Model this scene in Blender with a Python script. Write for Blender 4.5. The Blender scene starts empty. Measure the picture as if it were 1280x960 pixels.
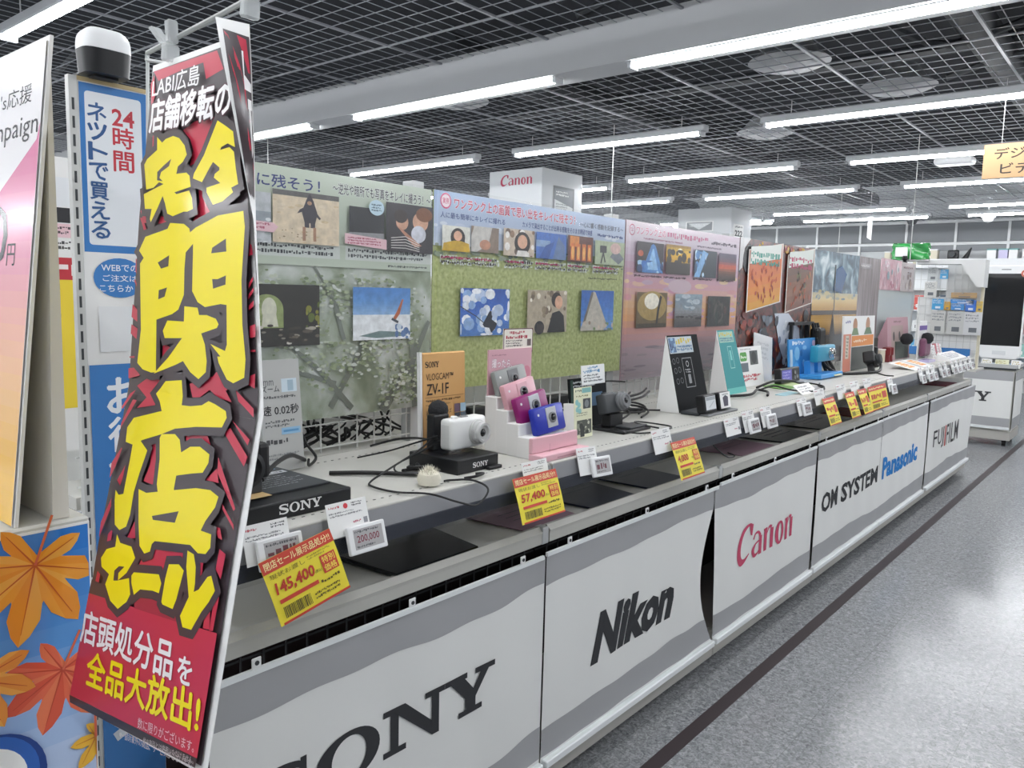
import bpy, bmesh, math, random
from math import sin, cos, pi, radians
from mathutils import Vector, Matrix
random.seed(7)
scene = bpy.context.scene
COL = scene.collection

# ------------------------------------------------------------------ camera
cam_d = bpy.data.cameras.new('camera'); cam = bpy.data.objects.new('camera', cam_d); COL.objects.link(cam)
cam_d.sensor_width = 36.0; cam_d.lens = 27.878; cam_d.clip_start = 0.02; cam_d.clip_end = 80
R3 = Matrix(((0.767801, -0.090856, 0.634214), (0.640276, 0.073285, -0.764641), (0.022994, 0.993164, 0.114441)))
cam.matrix_world = Matrix.Translation((0, 0, 1.55)) @ R3.to_4x4()
scene.camera = cam

# ------------------------------------------------------------------ world, exposure
w = bpy.data.worlds.new('world'); scene.world = w; w.use_nodes = True
w.node_tree.nodes['Background'].inputs[0].default_value = (0.80, 0.88, 1.0, 1)
w.node_tree.nodes['Background'].inputs[1].default_value = 0.25
TUBE = 42.0
vs = scene.view_settings
vs.view_transform = 'Standard'; vs.look = 'None'; vs.gamma = 1.0; vs.use_curve_mapping = False
vs.exposure = 0.58

# ------------------------------------------------------------------ helpers
def lin(c):
    if isinstance(c, str):
        c = c.lstrip('#'); c = [int(c[i:i+2], 16)/255 for i in (0, 2, 4)]
    return tuple(x/12.92 if x <= .04045 else ((x+.055)/1.055)**2.4 for x in c[:3])
MATS = {}
def mat(name, col='#808080', rough=.5, metal=0., spec=.5, emit=0., trans=0., alpha=1., var=0., vscale=8., bump=0., bscale=60., coat=0., ior=1.45):
    if name in MATS: return MATS[name]
    m = bpy.data.materials.new(name); m.use_nodes = True; nt = m.node_tree
    b = nt.nodes['Principled BSDF']; c = lin(col)
    b.inputs['Base Color'].default_value = (*c, 1); b.inputs['Roughness'].default_value = rough
    b.inputs['Metallic'].default_value = metal; b.inputs['Specular IOR Level'].default_value = spec
    b.inputs['IOR'].default_value = ior
    b.inputs['Transmission Weight'].default_value = trans; b.inputs['Alpha'].default_value = alpha
    b.inputs['Coat Weight'].default_value = coat
    if emit:
        b.inputs['Emission Color'].default_value = (*c, 1); b.inputs['Emission Strength'].default_value = emit
    if var or bump:
        tc = nt.nodes.new('ShaderNodeTexCoord')
        if var:
            n = nt.nodes.new('ShaderNodeTexNoise'); n.inputs['Scale'].default_value = vscale; n.inputs['Detail'].default_value = 5
            nt.links.new(tc.outputs['Object'], n.inputs['Vector'])
            mx = nt.nodes.new('ShaderNodeMix'); mx.data_type = 'RGBA'
            mx.inputs['A'].default_value = (*[max(0, x*(1-var)) for x in c], 1)
            mx.inputs['B'].default_value = (*[min(1, x*(1+var)) for x in c], 1)
            nt.links.new(n.outputs['Fac'], mx.inputs['Factor']); nt.links.new(mx.outputs['Result'], b.inputs['Base Color'])
        if bump:
            n2 = nt.nodes.new('ShaderNodeTexNoise'); n2.inputs['Scale'].default_value = bscale
            nt.links.new(tc.outputs['Object'], n2.inputs['Vector'])
            bp = nt.nodes.new('ShaderNodeBump'); bp.inputs['Strength'].default_value = bump; bp.inputs['Distance'].default_value = .01
            nt.links.new(n2.outputs['Fac'], bp.inputs['Height']); nt.links.new(bp.outputs['Normal'], b.inputs['Normal'])
    MATS[name] = m
    return m
def print_mat(name, rough=.35, grain=0.0, gscale=120., spec=.5, coat=0.):
    """printed ink: colour comes from the sheet's own colour layer"""
    if name in MATS: return MATS[name]
    m = bpy.data.materials.new(name); m.use_nodes = True; nt = m.node_tree; b = nt.nodes['Principled BSDF']
    a = nt.nodes.new('ShaderNodeAttribute'); a.attribute_name = 'Col'
    b.inputs['Roughness'].default_value = rough; b.inputs['Specular IOR Level'].default_value = spec
    b.inputs['Coat Weight'].default_value = coat; b.inputs['Coat Roughness'].default_value = .12
    if grain:
        tc = nt.nodes.new('ShaderNodeTexCoord'); n = nt.nodes.new('ShaderNodeTexNoise')
        n.inputs['Scale'].default_value = gscale; n.inputs['Detail'].default_value = 4
        nt.links.new(tc.outputs['Object'], n.inputs['Vector'])
        mr = nt.nodes.new('ShaderNodeMapRange'); mr.inputs['From Min'].default_value = .3; mr.inputs['From Max'].default_value = .7
        mr.inputs['To Min'].default_value = 1-grain; mr.inputs['To Max'].default_value = 1+grain
        nt.links.new(n.outputs['Fac'], mr.inputs['Value'])
        vm = nt.nodes.new('ShaderNodeVectorMath'); vm.operation = 'SCALE'
        nt.links.new(a.outputs['Color'], vm.inputs[0]); nt.links.new(mr.outputs['Result'], vm.inputs['Scale'])
        nt.links.new(vm.outputs['Vector'], b.inputs['Base Color'])
    else:
        nt.links.new(a.outputs['Color'], b.inputs['Base Color'])
    MATS[name] = m
    return m
def ramp_mat(name, stops, rough=.4, scale=6., detail=6., kind='noise', distort=0., coat=0., stretch=(1, 1, 1), bump=0.):
    """a procedural pattern coloured through a ramp"""
    if name in MATS: return MATS[name]
    m = bpy.data.materials.new(name); m.use_nodes = True; nt = m.node_tree; b = nt.nodes['Principled BSDF']
    b.inputs['Roughness'].default_value = rough; b.inputs['Coat Weight'].default_value = coat; b.inputs['Coat Roughness'].default_value = .1
    tc = nt.nodes.new('ShaderNodeTexCoord'); mp = nt.nodes.new('ShaderNodeMapping'); mp.inputs['Scale'].default_value = stretch
    nt.links.new(tc.outputs['Object'], mp.inputs['Vector'])
    if kind == 'noise':
        n = nt.nodes.new('ShaderNodeTexNoise'); n.inputs['Detail'].default_value = detail; n.inputs['Distortion'].default_value = distort; out = 'Fac'
    elif kind == 'voronoi':
        n = nt.nodes.new('ShaderNodeTexVoronoi'); out = 'Color'
    else:
        n = nt.nodes.new('ShaderNodeTexWave'); n.inputs['Distortion'].default_value = distort; n.inputs['Detail'].default_value = detail; out = 'Fac'
    n.inputs['Scale'].default_value = scale
    nt.links.new(mp.outputs['Vector'], n.inputs['Vector'])
    r = nt.nodes.new('ShaderNodeValToRGB'); e = r.color_ramp.elements
    e[0].position = stops[0][0]; e[0].color = (*lin(stops[0][1]), 1); e[1].position = stops[-1][0]; e[1].color = (*lin(stops[-1][1]), 1)
    for p, c in stops[1:-1]:
        x = e.new(p); x.color = (*lin(c), 1)
    nt.links.new(n.outputs[out], r.inputs['Fac']); nt.links.new(r.outputs['Color'], b.inputs['Base Color'])
    if bump:
        bp = nt.nodes.new('ShaderNodeBump'); bp.inputs['Strength'].default_value = bump; bp.inputs['Distance'].default_value = .01
        nt.links.new(n.outputs[out], bp.inputs['Height']); nt.links.new(bp.outputs['Normal'], b.inputs['Normal'])
    MATS[name] = m
    return m

class G:
    """collects geometry for ONE mesh object"""
    def __init__(s): s.v = []; s.f = []; s.c = None
    def add(s, vs, fs):
        o = len(s.v); s.v += [tuple(p) for p in vs]; s.f += [tuple(i+o for i in f) for f in fs]; return s
    def box(s, a, b):
        x0, y0, z0 = [min(p, q) for p, q in zip(a, b)]; x1, y1, z1 = [max(p, q) for p, q in zip(a, b)]
        return s.add([(x0,y0,z0),(x1,y0,z0),(x1,y1,z0),(x0,y1,z0),(x0,y0,z1),(x1,y0,z1),(x1,y1,z1),(x0,y1,z1)],
                     [(0,3,2,1),(4,5,6,7),(0,1,5,4),(1,2,6,5),(2,3,7,6),(3,0,4,7)])
    def cyl(s, p0, p1, r0, r1=None, n=12, caps=True):
        r1 = r0 if r1 is None else r1
        p0 = Vector(p0); p1 = Vector(p1); d = (p1-p0).normalized()
        a = d.orthogonal().normalized(); b = d.cross(a)
        vs = [p0+(a*cos(2*pi*i/n)+b*sin(2*pi*i/n))*r0 for i in range(n)]+[p1+(a*cos(2*pi*i/n)+b*sin(2*pi*i/n))*r1 for i in range(n)]
        fs = [(i, (i+1)%n, n+(i+1)%n, n+i) for i in range(n)]
        if caps: fs += [tuple(range(n-1, -1, -1)), tuple(range(n, 2*n))]
        return s.add(vs, fs)
    def tube(s, pts, r, n=6, smooth_steps=0):
        if smooth_steps: pts = spline(pts, smooth_steps)
        pts = [Vector(p) for p in pts]; vs = []; fs = []; up = None
        for i, p in enumerate(pts):
            d = (pts[min(i+1, len(pts)-1)]-pts[max(i-1, 0)])
            if d.length < 1e-9: d = Vector((0, 0, 1))
            d.normalize()
            a = d.orthogonal().normalized() if up is None else (up-d*up.dot(d))
            if a.length < 1e-6: a = d.orthogonal()
            a.normalize(); up = a; b = d.cross(a)
            vs += [p+(a*cos(2*pi*k/n)+b*sin(2*pi*k/n))*r for k in range(n)]
        for i in range(len(pts)-1):
            for k in range(n): fs.append((i*n+k, i*n+(k+1)%n, (i+1)*n+(k+1)%n, (i+1)*n+k))
        m = (len(pts)-1)*n
        fs += [tuple(range(n-1, -1, -1)), tuple(range(m, m+n))]
        return s.add(vs, fs)
    def lathe(s, prof, n=24, origin=(0,0,0), axis=(0,0,1), caps=True):
        o = Vector(origin); d = Vector(axis).normalized(); a = d.orthogonal().normalized(); b = d.cross(a); vs = []; fs = []
        for r, h in prof:
            vs += [o+d*h+(a*cos(2*pi*k/n)+b*sin(2*pi*k/n))*r for k in range(n)]
        for i in range(len(prof)-1):
            for k in range(n): fs.append((i*n+k, i*n+(k+1)%n, (i+1)*n+(k+1)%n, (i+1)*n+k))
        if caps:
            m = (len(prof)-1)*n; fs += [tuple(range(n-1, -1, -1)), tuple(range(m, m+n))]
        return s.add(vs, fs)
    def prism(s, poly, d, at=None):
        """poly in 3D (planar), extruded by vector d"""
        d = Vector(d); n = len(poly); p = [Vector(q) for q in poly]
        return s.add(p+[q+d for q in p], [tuple(range(n-1, -1, -1)), tuple(range(n, 2*n))]+[(i, (i+1)%n, n+(i+1)%n, n+i) for i in range(n)])
    def grid(s, fn, nu, nv, closed=False):
        vs = [fn(i/nu, j/nv) for j in range(nv+1) for i in range(nu+1)]
        return s.add(vs, [(j*(nu+1)+i, j*(nu+1)+i+1, (j+1)*(nu+1)+i+1, (j+1)*(nu+1)+i) for j in range(nv) for i in range(nu)])
    def build(s, name, m, parent=None, smooth=False, bevel=0., seg=2, solid=0., loc=None):
        me = bpy.data.meshes.new(name)
        if bevel or solid:
            bm = bmesh.new(); vv = [bm.verts.new(p) for p in s.v]
            for f in s.f:
                try: bm.faces.new([vv[i] for i in f])
                except ValueError: pass
            bmesh.ops.recalc_face_normals(bm, faces=bm.faces)
            if solid: bmesh.ops.solidify(bm, geom=bm.faces[:], thickness=solid)
            if bevel:
                es = [e for e in bm.edges if len(e.link_faces) == 2 and e.calc_face_angle(0) > .6]
                bmesh.ops.bevel(bm, geom=es, offset=bevel, segments=seg, profile=.5, affect='EDGES', clamp_overlap=True)
            bm.to_mesh(me); bm.free()
        else:
            me.from_pydata(s.v, [], s.f)
            bm = bmesh.new(); bm.from_mesh(me); bmesh.ops.recalc_face_normals(bm, faces=bm.faces); bm.to_mesh(me); bm.free()
        if smooth:
            me.polygons.foreach_set('use_smooth', [True]*len(me.polygons))
            try: me.set_sharp_from_angle(angle=radians(38))
            except Exception: pass
        me.materials.append(m if not isinstance(m, str) else MATS[m])
        o = bpy.data.objects.new(name, me); COL.objects.link(o)
        if parent is not None: o.parent = parent
        if loc: o.location = loc
        return o
def spline(pts, k=6):
    P = [Vector(p) for p in pts]; out = []
    for i in range(len(P)-1):
        a = P[max(i-1, 0)]; b = P[i]; c = P[i+1]; d = P[min(i+2, len(P)-1)]
        for j in range(k):
            t = j/k
            out.append(.5*((2*b)+(c-a)*t+(2*a-5*b+4*c-d)*t*t+(3*b-a-3*c+d)*t**3))
    out.append(P[-1])
    return out
def tag(o, label=None, cat=None, group=None, kind=None):
    if label: o['label'] = label
    if cat: o['category'] = cat
    if group: o['group'] = group
    if kind: o['kind'] = kind
    return o
def thing(name, label, cat, loc=(0,0,0), rz=0., group=None, rx=0., kind=None):
    o = bpy.data.objects.new(name, None); COL.objects.link(o); o.empty_display_size = .05
    o.location = loc; o.rotation_euler = (rx, 0, rz)
    return tag(o, label, cat, group, kind)
def struct(o): o['kind'] = 'structure'; return o
def copy_tree(o, parent=None):
    c = o.copy(); COL.objects.link(c); c.parent = parent
    for ch in o.children: copy_tree(ch, c)
    return c
def onebox(name, a, b, m, parent=None, bevel=0., **k):
    return G().box(a, b).build(name, m, parent, bevel=bevel, **k)

# ---- lettering and flat print
_GL = {}
def glyphs(text, bold=0., spacing=1.):
    key = (text, bold, spacing)
    if key in _GL: return _GL[key]
    cu = bpy.data.curves.new('lettering', 'FONT'); cu.body = text; cu.size = 1.; cu.resolution_u = 2; cu.offset = bold; cu.space_character = spacing
    ob = bpy.data.objects.new('lettering', cu)
    me = ob.to_mesh()
    vs = [(v.co.x, v.co.y) for v in me.vertices]; fs = [tuple(p.vertices) for p in me.polygons]
    ob.to_mesh_clear(); bpy.data.objects.remove(ob); bpy.data.curves.remove(cu)
    if not vs: vs, fs = [(0, 0), (.1, 0), (.1, .1)], []
    xs = [p[0] for p in vs]; ys = [p[1] for p in vs]
    _GL[key] = (vs, fs, (min(xs), min(ys), max(xs), max(ys)))
    return _GL[key]
STEP = .00008
class Print:
    """flat print on a sheet: layered coloured polygons in sheet coordinates (u right, v up)"""
    def __init__(s): s.v = []; s.f = []; s.c = []; s.l = 0
    def _add(s, vs, fs, col, lay=None):
        s.l += 0 if lay is not None else 1
        L = s.l if lay is None else lay
        o = len(s.v); s.v += [(x, y, L) for x, y in vs]; s.f += [tuple(i+o for i in f) for f in fs]; s.c += [lin(col) if isinstance(col, str) else col]*len(fs)
        return s
    def rect(s, x0, y0, x1, y1, col, nx=1, ny=1, lay=None):
        vs = [(x0+(x1-x0)*i/nx, y0+(y1-y0)*j/ny) for j in range(ny+1) for i in range(nx+1)]
        return s._add(vs, [(j*(nx+1)+i, j*(nx+1)+i+1, (j+1)*(nx+1)+i+1, (j+1)*(nx+1)+i) for j in range(ny) for i in range(nx)], col, lay)
    def poly(s, pts, col, lay=None): return s._add(pts, [tuple(range(len(pts)))], col, lay)
    def ell(s, x, y, rx, ry, col, n=20, a0=0., a1=2*pi, lay=None):
        return s.poly([(x+rx*cos(a0+(a1-a0)*i/n), y+ry*sin(a0+(a1-a0)*i/n)) for i in range(n if a1-a0 > 6.2 else n+1)], col, lay)
    def rrect(s, x0, y0, x1, y1, r, col, lay=None):
        pts = []
        for cx, cy, a in ((x1-r, y0+r, -pi/2), (x1-r, y1-r, 0), (x0+r, y1-r, pi/2), (x0+r, y0+r, pi)):
            pts += [(cx+r*cos(a+k*pi/8), cy+r*sin(a+k*pi/8)) for k in range(5)]
        return s.poly(pts, col, lay)
    def ring(s, x, y, r0, r1, col, n=28, ry=1.):
        vs = [(x+r*cos(2*pi*i/n), y+ry*r*sin(2*pi*i/n)) for r in (r0, r1) for i in range(n)]
        return s._add(vs, [(i, (i+1)%n, n+(i+1)%n, n+i) for i in range(n)], col)
    def stroke(s, pts, ws, col, cap=True):
        P = [Vector(p) for p in pts]; W = ws if isinstance(ws, (list, tuple)) else [ws]*len(P); vs = []
        for i, p in enumerate(P):
            d = (P[min(i+1, len(P)-1)]-P[max(i-1, 0)]).normalized(); nrm = Vector((-d.y, d.x))
            vs += [tuple(p+nrm*W[i]/2), tuple(p-nrm*W[i]/2)]
        return s._add(vs, [(2*i, 2*i+1, 2*i+3, 2*i+2) for i in range(len(P)-1)], col)
    def text(s, t, x, y, h, col, w=None, bold=.02, align='l', shear=0., rot=0., spacing=1., outline=None, ow=.05, vertical=False, thin=1.):
        """(x,y) lower left corner of the box; h the height; w stretches to that width"""
        if vertical:
            n = len(t); ch = h/n
            for i, c in enumerate(t):
                s.text(c, x, y+h-(i+1)*ch+ch*.06, ch*.88, col, w=w, bold=bold, outline=outline, ow=ow)
            return s
        cjk = any(ord(c) > 0x2fff for c in t)
        passes = ([(outline, bold+ow)] if outline else [])+[(col, bold)]
        vs0, fs0, (a0, b0, a1, b1) = glyphs(t, 0. if cjk else bold, spacing)
        sy = h/(b1-b0); sx = (w/(a1-a0)) if w else sy*thin
        tw = sx*(a1-a0); ox = x-(tw/2 if align == 'c' else tw if align == 'r' else 0)
        for cc, bb in passes:
            vs, fs, _ = glyphs(t, 0. if cjk else bb, spacing)
            sh = [(0, 0)] if not cjk or bb <= 0 else [(bb*.8*cos(k*pi/(4 if bb > .03 else 2)), bb*.8*sin(k*pi/(4 if bb > .03 else 2))) for k in range(8 if bb > .03 else 4)]
            s.l += 1
            for ks, (dx, dy) in enumerate(sh):
                q = []
                for px, py in vs:
                    X = (px+dx-a0)*sx; Y = (py+dy-b0)*sy; X += shear*Y
                    q.append((ox+X*cos(rot)-Y*sin(rot), y+X*sin(rot)+Y*cos(rot)))
                s._add(q, fs, cc, lay=s.l+ks*.1)
        return s
    def lines(s, x0, y0, x1, y1, rows, col, fill=.62, rnd=None, ragged=.3):
        """print too small to read: broken dashes in rows"""
        rnd = rnd or random; s.l += 1; hh = (y1-y0)/rows
        for r in range(rows):
            x = x0; xe = x1-(x1-x0)*ragged*rnd.random()
            yb = y1-(r+1)*hh+hh*(1-fill)/2; h = hh*fill
            while x < xe:
                wd = h*rnd.uniform(.25, .95); ya = yb+h*rnd.choice((0, 0, .2, .45)); yt = yb+h*rnd.choice((1, 1, .8, .55))
                if yt-ya < h*.2: yt = ya+h*.3
                s.rect(x, ya, min(x+wd, x1), yt, col, lay=s.l); x += wd+h*rnd.uniform(.12, .35)
        return s
    def build(s, name, m, parent=None, fn=None, y0=0., cuts_u=(), cuts_v=()):
        """default sheet: u -> x, v -> z, facing -y, print proud of y0"""
        me = bpy.data.meshes.new(name)
        if fn: vs = [tuple(fn(u, v, -y0+(L+1)*STEP)) for u, v, L in s.v]
        else: vs = [(u, y0-(L+1)*STEP, v) for u, v, L in s.v]
        if cuts_u or cuts_v: vs = [(u, L*.01, v) for u, v, L in s.v]
        me.from_pydata(vs, [], s.f)
        at = me.color_attributes.new('Col', 'FLOAT_COLOR', 'CORNER')
        buf = []
        for f, c in zip(s.f, s.c): buf += [c[0], c[1], c[2], 1.]*len(f)
        at.data.foreach_set('color', buf)
        if cuts_u or cuts_v:
            bm = bmesh.new(); bm.from_mesh(me); bmesh.ops.triangulate(bm, faces=bm.faces[:])
            for k in cuts_u: bmesh.ops.bisect_plane(bm, geom=bm.verts[:]+bm.edges[:]+bm.faces[:], plane_co=(k, 0, 0), plane_no=(1, 0, 0))
            for k in cuts_v: bmesh.ops.bisect_plane(bm, geom=bm.verts[:]+bm.edges[:]+bm.faces[:], plane_co=(0, 0, k), plane_no=(0, 0, 1))
            for vx in bm.verts: vx.co = fn(vx.co.x, vx.co.z, -y0+(vx.co.y*100+1)*STEP)
            bm.to_mesh(me); bm.free()
        me.materials.append(m); o = bpy.data.objects.new(name, me); COL.objects.link(o)
        if parent is not None: o.parent = parent
        return o
INK = print_mat('matte_print', .55); GLOSSINK = print_mat('laminated_print', .22, coat=.35); PHOTO = print_mat('photo_print', .3, grain=.16, gscale=55.)
CLOTHINK = print_mat('cloth_print', .8, spec=.2)
RZ = pi/2          # a thing turned to face the aisle (+X)

# ------------------------------------------------------------------ materials of the place
mat('slab_grey', '#1f2229', .9, var=.3, vscale=2.)
mat('mesh_wire', '#8e9298', .5, metal=.3)
mat('tee_grey', '#8d9095', .5, metal=.2)
mat('beam_grey', '#b9bbbd', .6)
mat('wall_white', '#cfd2d4', .7)
mat('wall_panel_grey', '#8d9093', .7)
mat('white_paint', '#dfe1e2', .45)
mat('white_plastic', '#e6e7e8', .35)
mat('tube_glow', '#fafcff', .5, emit=TUBE)
mat('fixture_grey', '#b8bbbe', .4, metal=.3)
mat('shelf_grey', '#c2c1bb', .42, var=.03)
mat('shelf_lip', '#b7b6b0', .4)
mat('steel_post', '#b9bbbb', .4, metal=.3)
mat('wire_white', '#c9cac8', .4)
mat('wire_dark', '#3c3c3f', .5)
mat('black_plastic', '#17181b', .38)
mat('black_rubber', '#121214', .5)
mat('dark_grey', '#3a3d40', .5)
mat('mid_grey', '#77797b', .5)
mat('chrome', '#c8c8c8', .18, metal=1.)
mat('cloth_white', '#e4e5e3', .85, spec=.2)
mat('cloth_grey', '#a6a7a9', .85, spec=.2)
mat('bar_white', '#e8eced', .4)
mat('base_grey', '#b3b1ab', .5)
mat('card_white', '#e9e9e8', .5)
mat('clear_plastic', '#3c4046', .05, alpha=.07, spec=.6)
mat('clear_film', '#b0b2b4', .10, alpha=.09, spec=.6)
mat('lens_glass', '#0a0b12', .05, spec=.8)
mat('floor_line', '#33282b', .45)
mat('hollow_shade', '#2a1c1f', .8)  # shade of the hollow under the lower shelf, put into the colour

def floor_material():
    m = bpy.data.materials.new('speckled_vinyl'); m.use_nodes = True; nt = m.node_tree; b = nt.nodes['Principled BSDF']; L = nt.links.new
    tc = nt.nodes.new('ShaderNodeTexCoord')
    n1 = nt.nodes.new('ShaderNodeTexNoise'); n1.inputs['Scale'].default_value = 55; n1.inputs['Detail'].default_value = 7; n1.inputs['Roughness'].default_value = .75
    n1.inputs['Distortion'].default_value = 1.2
    L(tc.outputs['Object'], n1.inputs['Vector'])
    r = nt.nodes.new('ShaderNodeValToRGB'); e = r.color_ramp.elements
    e[0].position = .36; e[0].color = (*lin('#616367'), 1); e[1].position = .66; e[1].color = (*lin('#b0b2b4'), 1)
    x = e.new(.5); x.color = (*lin('#888a8d'), 1)
    L(n1.outputs['Fac'], r.inputs['Fac'])
    br = nt.nodes.new('ShaderNodeTexBrick'); br.offset = 0.; br.inputs['Scale'].default_value = 1.; br.inputs['Brick Width'].default_value = .45; br.inputs['Row Height'].default_value = .45
    br.inputs['Mortar Size'].default_value = .0016; br.inputs['Color1'].default_value = (.94, .94, .94, 1); br.inputs['Color2'].default_value = (1, 1, 1, 1); br.inputs['Mortar'].default_value = (.72, .72, .72, 1)
    L(tc.outputs['Object'], br.inputs['Vector'])
    mx = nt.nodes.new('ShaderNodeMix'); mx.data_type = 'RGBA'; mx.blend_type = 'MULTIPLY'; mx.inputs['Factor'].default_value = 1
    L(r.outputs['Color'], mx.inputs['A']); L(br.outputs['Color'], mx.inputs['B']); L(mx.outputs['Result'], b.inputs['Base Color'])
    n2 = nt.nodes.new('ShaderNodeTexNoise'); n2.inputs['Scale'].default_value = 3.; n2.inputs['Detail'].default_value = 3
    L(tc.outputs['Object'], n2.inputs['Vector'])
    bp = nt.nodes.new('ShaderNodeBump'); bp.inputs['Strength'].default_value = .12; bp.inputs['Distance'].default_value = .02
    L(n2.outputs['Fac'], bp.inputs['Height']); L(bp.outputs['Normal'], b.inputs['Normal'])
    b.inputs['Roughness'].default_value = .2; b.inputs['Specular IOR Level'].default_value = .55
    MATS['speckled_vinyl'] = m
    return m
floor_material()

# ------------------------------------------------------------------ room shell
X0, X1, Y0, Y1 = -13., 6., -4., 16.5
struct(onebox('floor', (X0, Y0, -.1), (X1, Y1, 0), 'speckled_vinyl'))
struct(onebox('trim_1', (-1.223, Y0, 0.), (-1.170, 14.5, .0015), 'floor_line'))['label'] = 'dark brown guide line stuck along the aisle floor'
struct(onebox('wall_left', (X0-.15, Y0, 0), (X0, Y1, 3.8), 'wall_white'))
struct(onebox('wall_right', (X1, Y0, 0), (X1+.15, Y1, 3.8), 'wall_white'))
struct(onebox('wall_front', (X0, Y0-.15, 0), (X1, Y0, 3.8), 'wall_white'))
wb = struct(onebox('wall_back', (X0, Y1, 0), (X1, Y1+.15, 3.8), 'wall_white'))
# upper grey perforated screens with posts on the back wall
SC = ramp_mat('perforated_grey', [(.35, '#6d7074'), (.65, '#8b8e92')], .6, scale=1., kind='wave', stretch=(60, 60, 60))
for k in range(-3, 10):
    xa = -4.866+.833*k
    if xa > 5: break
    onebox('screen_panel', (xa+.02, 16.44, 2.66), (xa+.813, 16.47, 3.0), SC if k > -2 else 'wall_panel_grey', wb)
    onebox('post', (xa-.02, 16.41, 2.3), (xa+.02, 16.47, 3.03), 'white_paint', wb)
onebox('rail', (X0, 16.40, 2.60), (X1, 16.46, 2.645), 'white_paint', wb)
onebox('lower_panel', (X0, 16.45, 2.50), (X1, 16.48, 2.60), 'wall_panel_grey', wb)
onebox('cornice', (X0, 16.36, 3.0), (X1, 16.5, 3.06), 'white_paint', wb)

ceil = struct(onebox('ceiling', (X0, Y0, 3.75), (X1, Y1, 3.85), 'slab_grey'))
Rr = R3.transposed()
def inframe(p, mg=1.15):
    q = Rr @ (Vector(p)-Vector((0, 0, 1.55)))
    return q.z < -.2 and abs(q.x/q.z) < .646*mg and abs(q.y/q.z) < .484*mg
def panel_mesh(w, l, nx, ny, t=.004):
    g = G()
    for i in range(1, nx):
        x = -w/2+w*i/nx; g.box((x-t/2, -l/2, -t/2), (x+t/2, l/2, t/2))
    for j in range(1, ny):
        y = -l/2+l*j/ny; g.box((-w/2, y-t/2, -t/2-.003), (w/2, y+t/2, t/2-.003))
    return g
PW = .933
def mesh_bay(xs, ys, zc, pl):
    proto = None; rest = G(); cells = []
    for yc in ys:
        for xc in xs:
            cells.append((inframe((xc, yc, zc)), math.hypot(xc, yc), xc, yc))
    cells.sort(key=lambda c: (not c[0], c[1]))
    n = 0
    for vis, d, xc, yc in cells:
        if vis and n < pl:
            if proto is None:
                proto = panel_mesh(PW-.03, PW-.03, 9, 6).build('mesh_panel', 'mesh_wire', ceil); o = proto
            else:
                o = proto.copy(); COL.objects.link(o)
            o.location = (xc, yc, zc); n += 1
        else:
            q = panel_mesh(PW-.03, PW-.03, 9, 6)
            rest.add([(a+xc, b+yc, c+zc) for a, b, c in q.v], q.f)
    tag(rest.build('far_mesh', 'mesh_wire', ceil), kind='stuff')
    for x in [xs[0]-PW/2]+[x+PW/2 for x in xs]:
        onebox('tee_bar', (x-.009, ys[0]-PW/2, zc-.006), (x+.009, ys[-1]+PW/2, zc+.006), 'tee_grey', ceil)
    for y in [ys[0]-PW/2]+[y+PW/2 for y in ys]:
        onebox('tee_bar', (xs[0]-PW/2, y-.007, zc-.005), (xs[-1]+PW/2, y+.007, zc+.004), 'tee_grey', ceil)
xsb = [-1.87+PW*(k+.5) for k in range(-12, 8)]
mesh_bay(xsb, [5.32-PW/2+PW*k for k in range(0, 13)], 3.05, 150)
mesh_bay([x-.37 for x in xsb], [3.60-PW/2-PW*k for k in range(7, -1, -1)], 3.13, 120)
for x in xsb:
    q = panel_mesh(PW-.03, .47, 9, 3).build('edge_mesh_panel', 'mesh_wire', ceil); q.location = (x-.37, 3.85, 3.13)
    onebox('tee_bar', (x-.37+PW/2-.009, 3.6, 3.124), (x-.37+PW/2+.009, 4.095, 3.136), 'tee_grey', ceil)
# the beam and what runs above the mesh
struct(onebox('trim_2', (X0, 4.10, 2.91), (X1, 4.34, 3.16), 'beam_grey'))['label'] = 'long grey boxed beam crossing under the mesh ceiling'
dk = mat('duct_grey', '#34373b', .6, metal=.2); pk = mat('pipe_grey', '#4a4d50', .5, metal=.2)
for x, y0, y1, r in ((-4.6, 4.6, 16, .16), (-1.2, 4.6, 16, .12), (-8.3, 4.6, 16, .2)):
    G().cyl((x, y0, 3.42), (x, y1, 3.42), r, n=14).build('duct', dk, ceil, smooth=True)
for y, z in ((7.1, 3.5), (11.4, 3.4)):
    onebox('cable_tray', (X0, y-.09, z), (X1, y+.09, z+.06), dk, ceil)
for k in range(14):
    xx = -9+k*.75; yy = 2.2+(k*1.37) % 9
    G().tube([(xx, yy, 3.25), (xx+.5, yy+.2, 3.4), (xx+.9, yy+.7, 3.3), (xx+1.6, yy+.8, 3.5)], .025, 6, 4).build('flexible_hose', pk, ceil, smooth=True)
for x, y in ((-2.16, 5.46), (-1.74, 6.52), (-4.8, 4.98), (-3.4, 2.6), (-3.2, 7.6)):
    g = G().lathe([(.05, .0), (.09, .012), (.20, .02), (.27, .05), (.2, .1), (.12, .2)], 24, (x, y, 3.09))
    g.build('air_diffuser', 'beam_grey', ceil, smooth=True)
for x, y in ((-1.9, 9.4), (-2.0, 13.5)):
    onebox('ceiling_sensor', (x-.18, y-.12, 2.97), (x+.18, y+.12, 3.05), 'white_plastic', ceil, bevel=.03)

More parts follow.
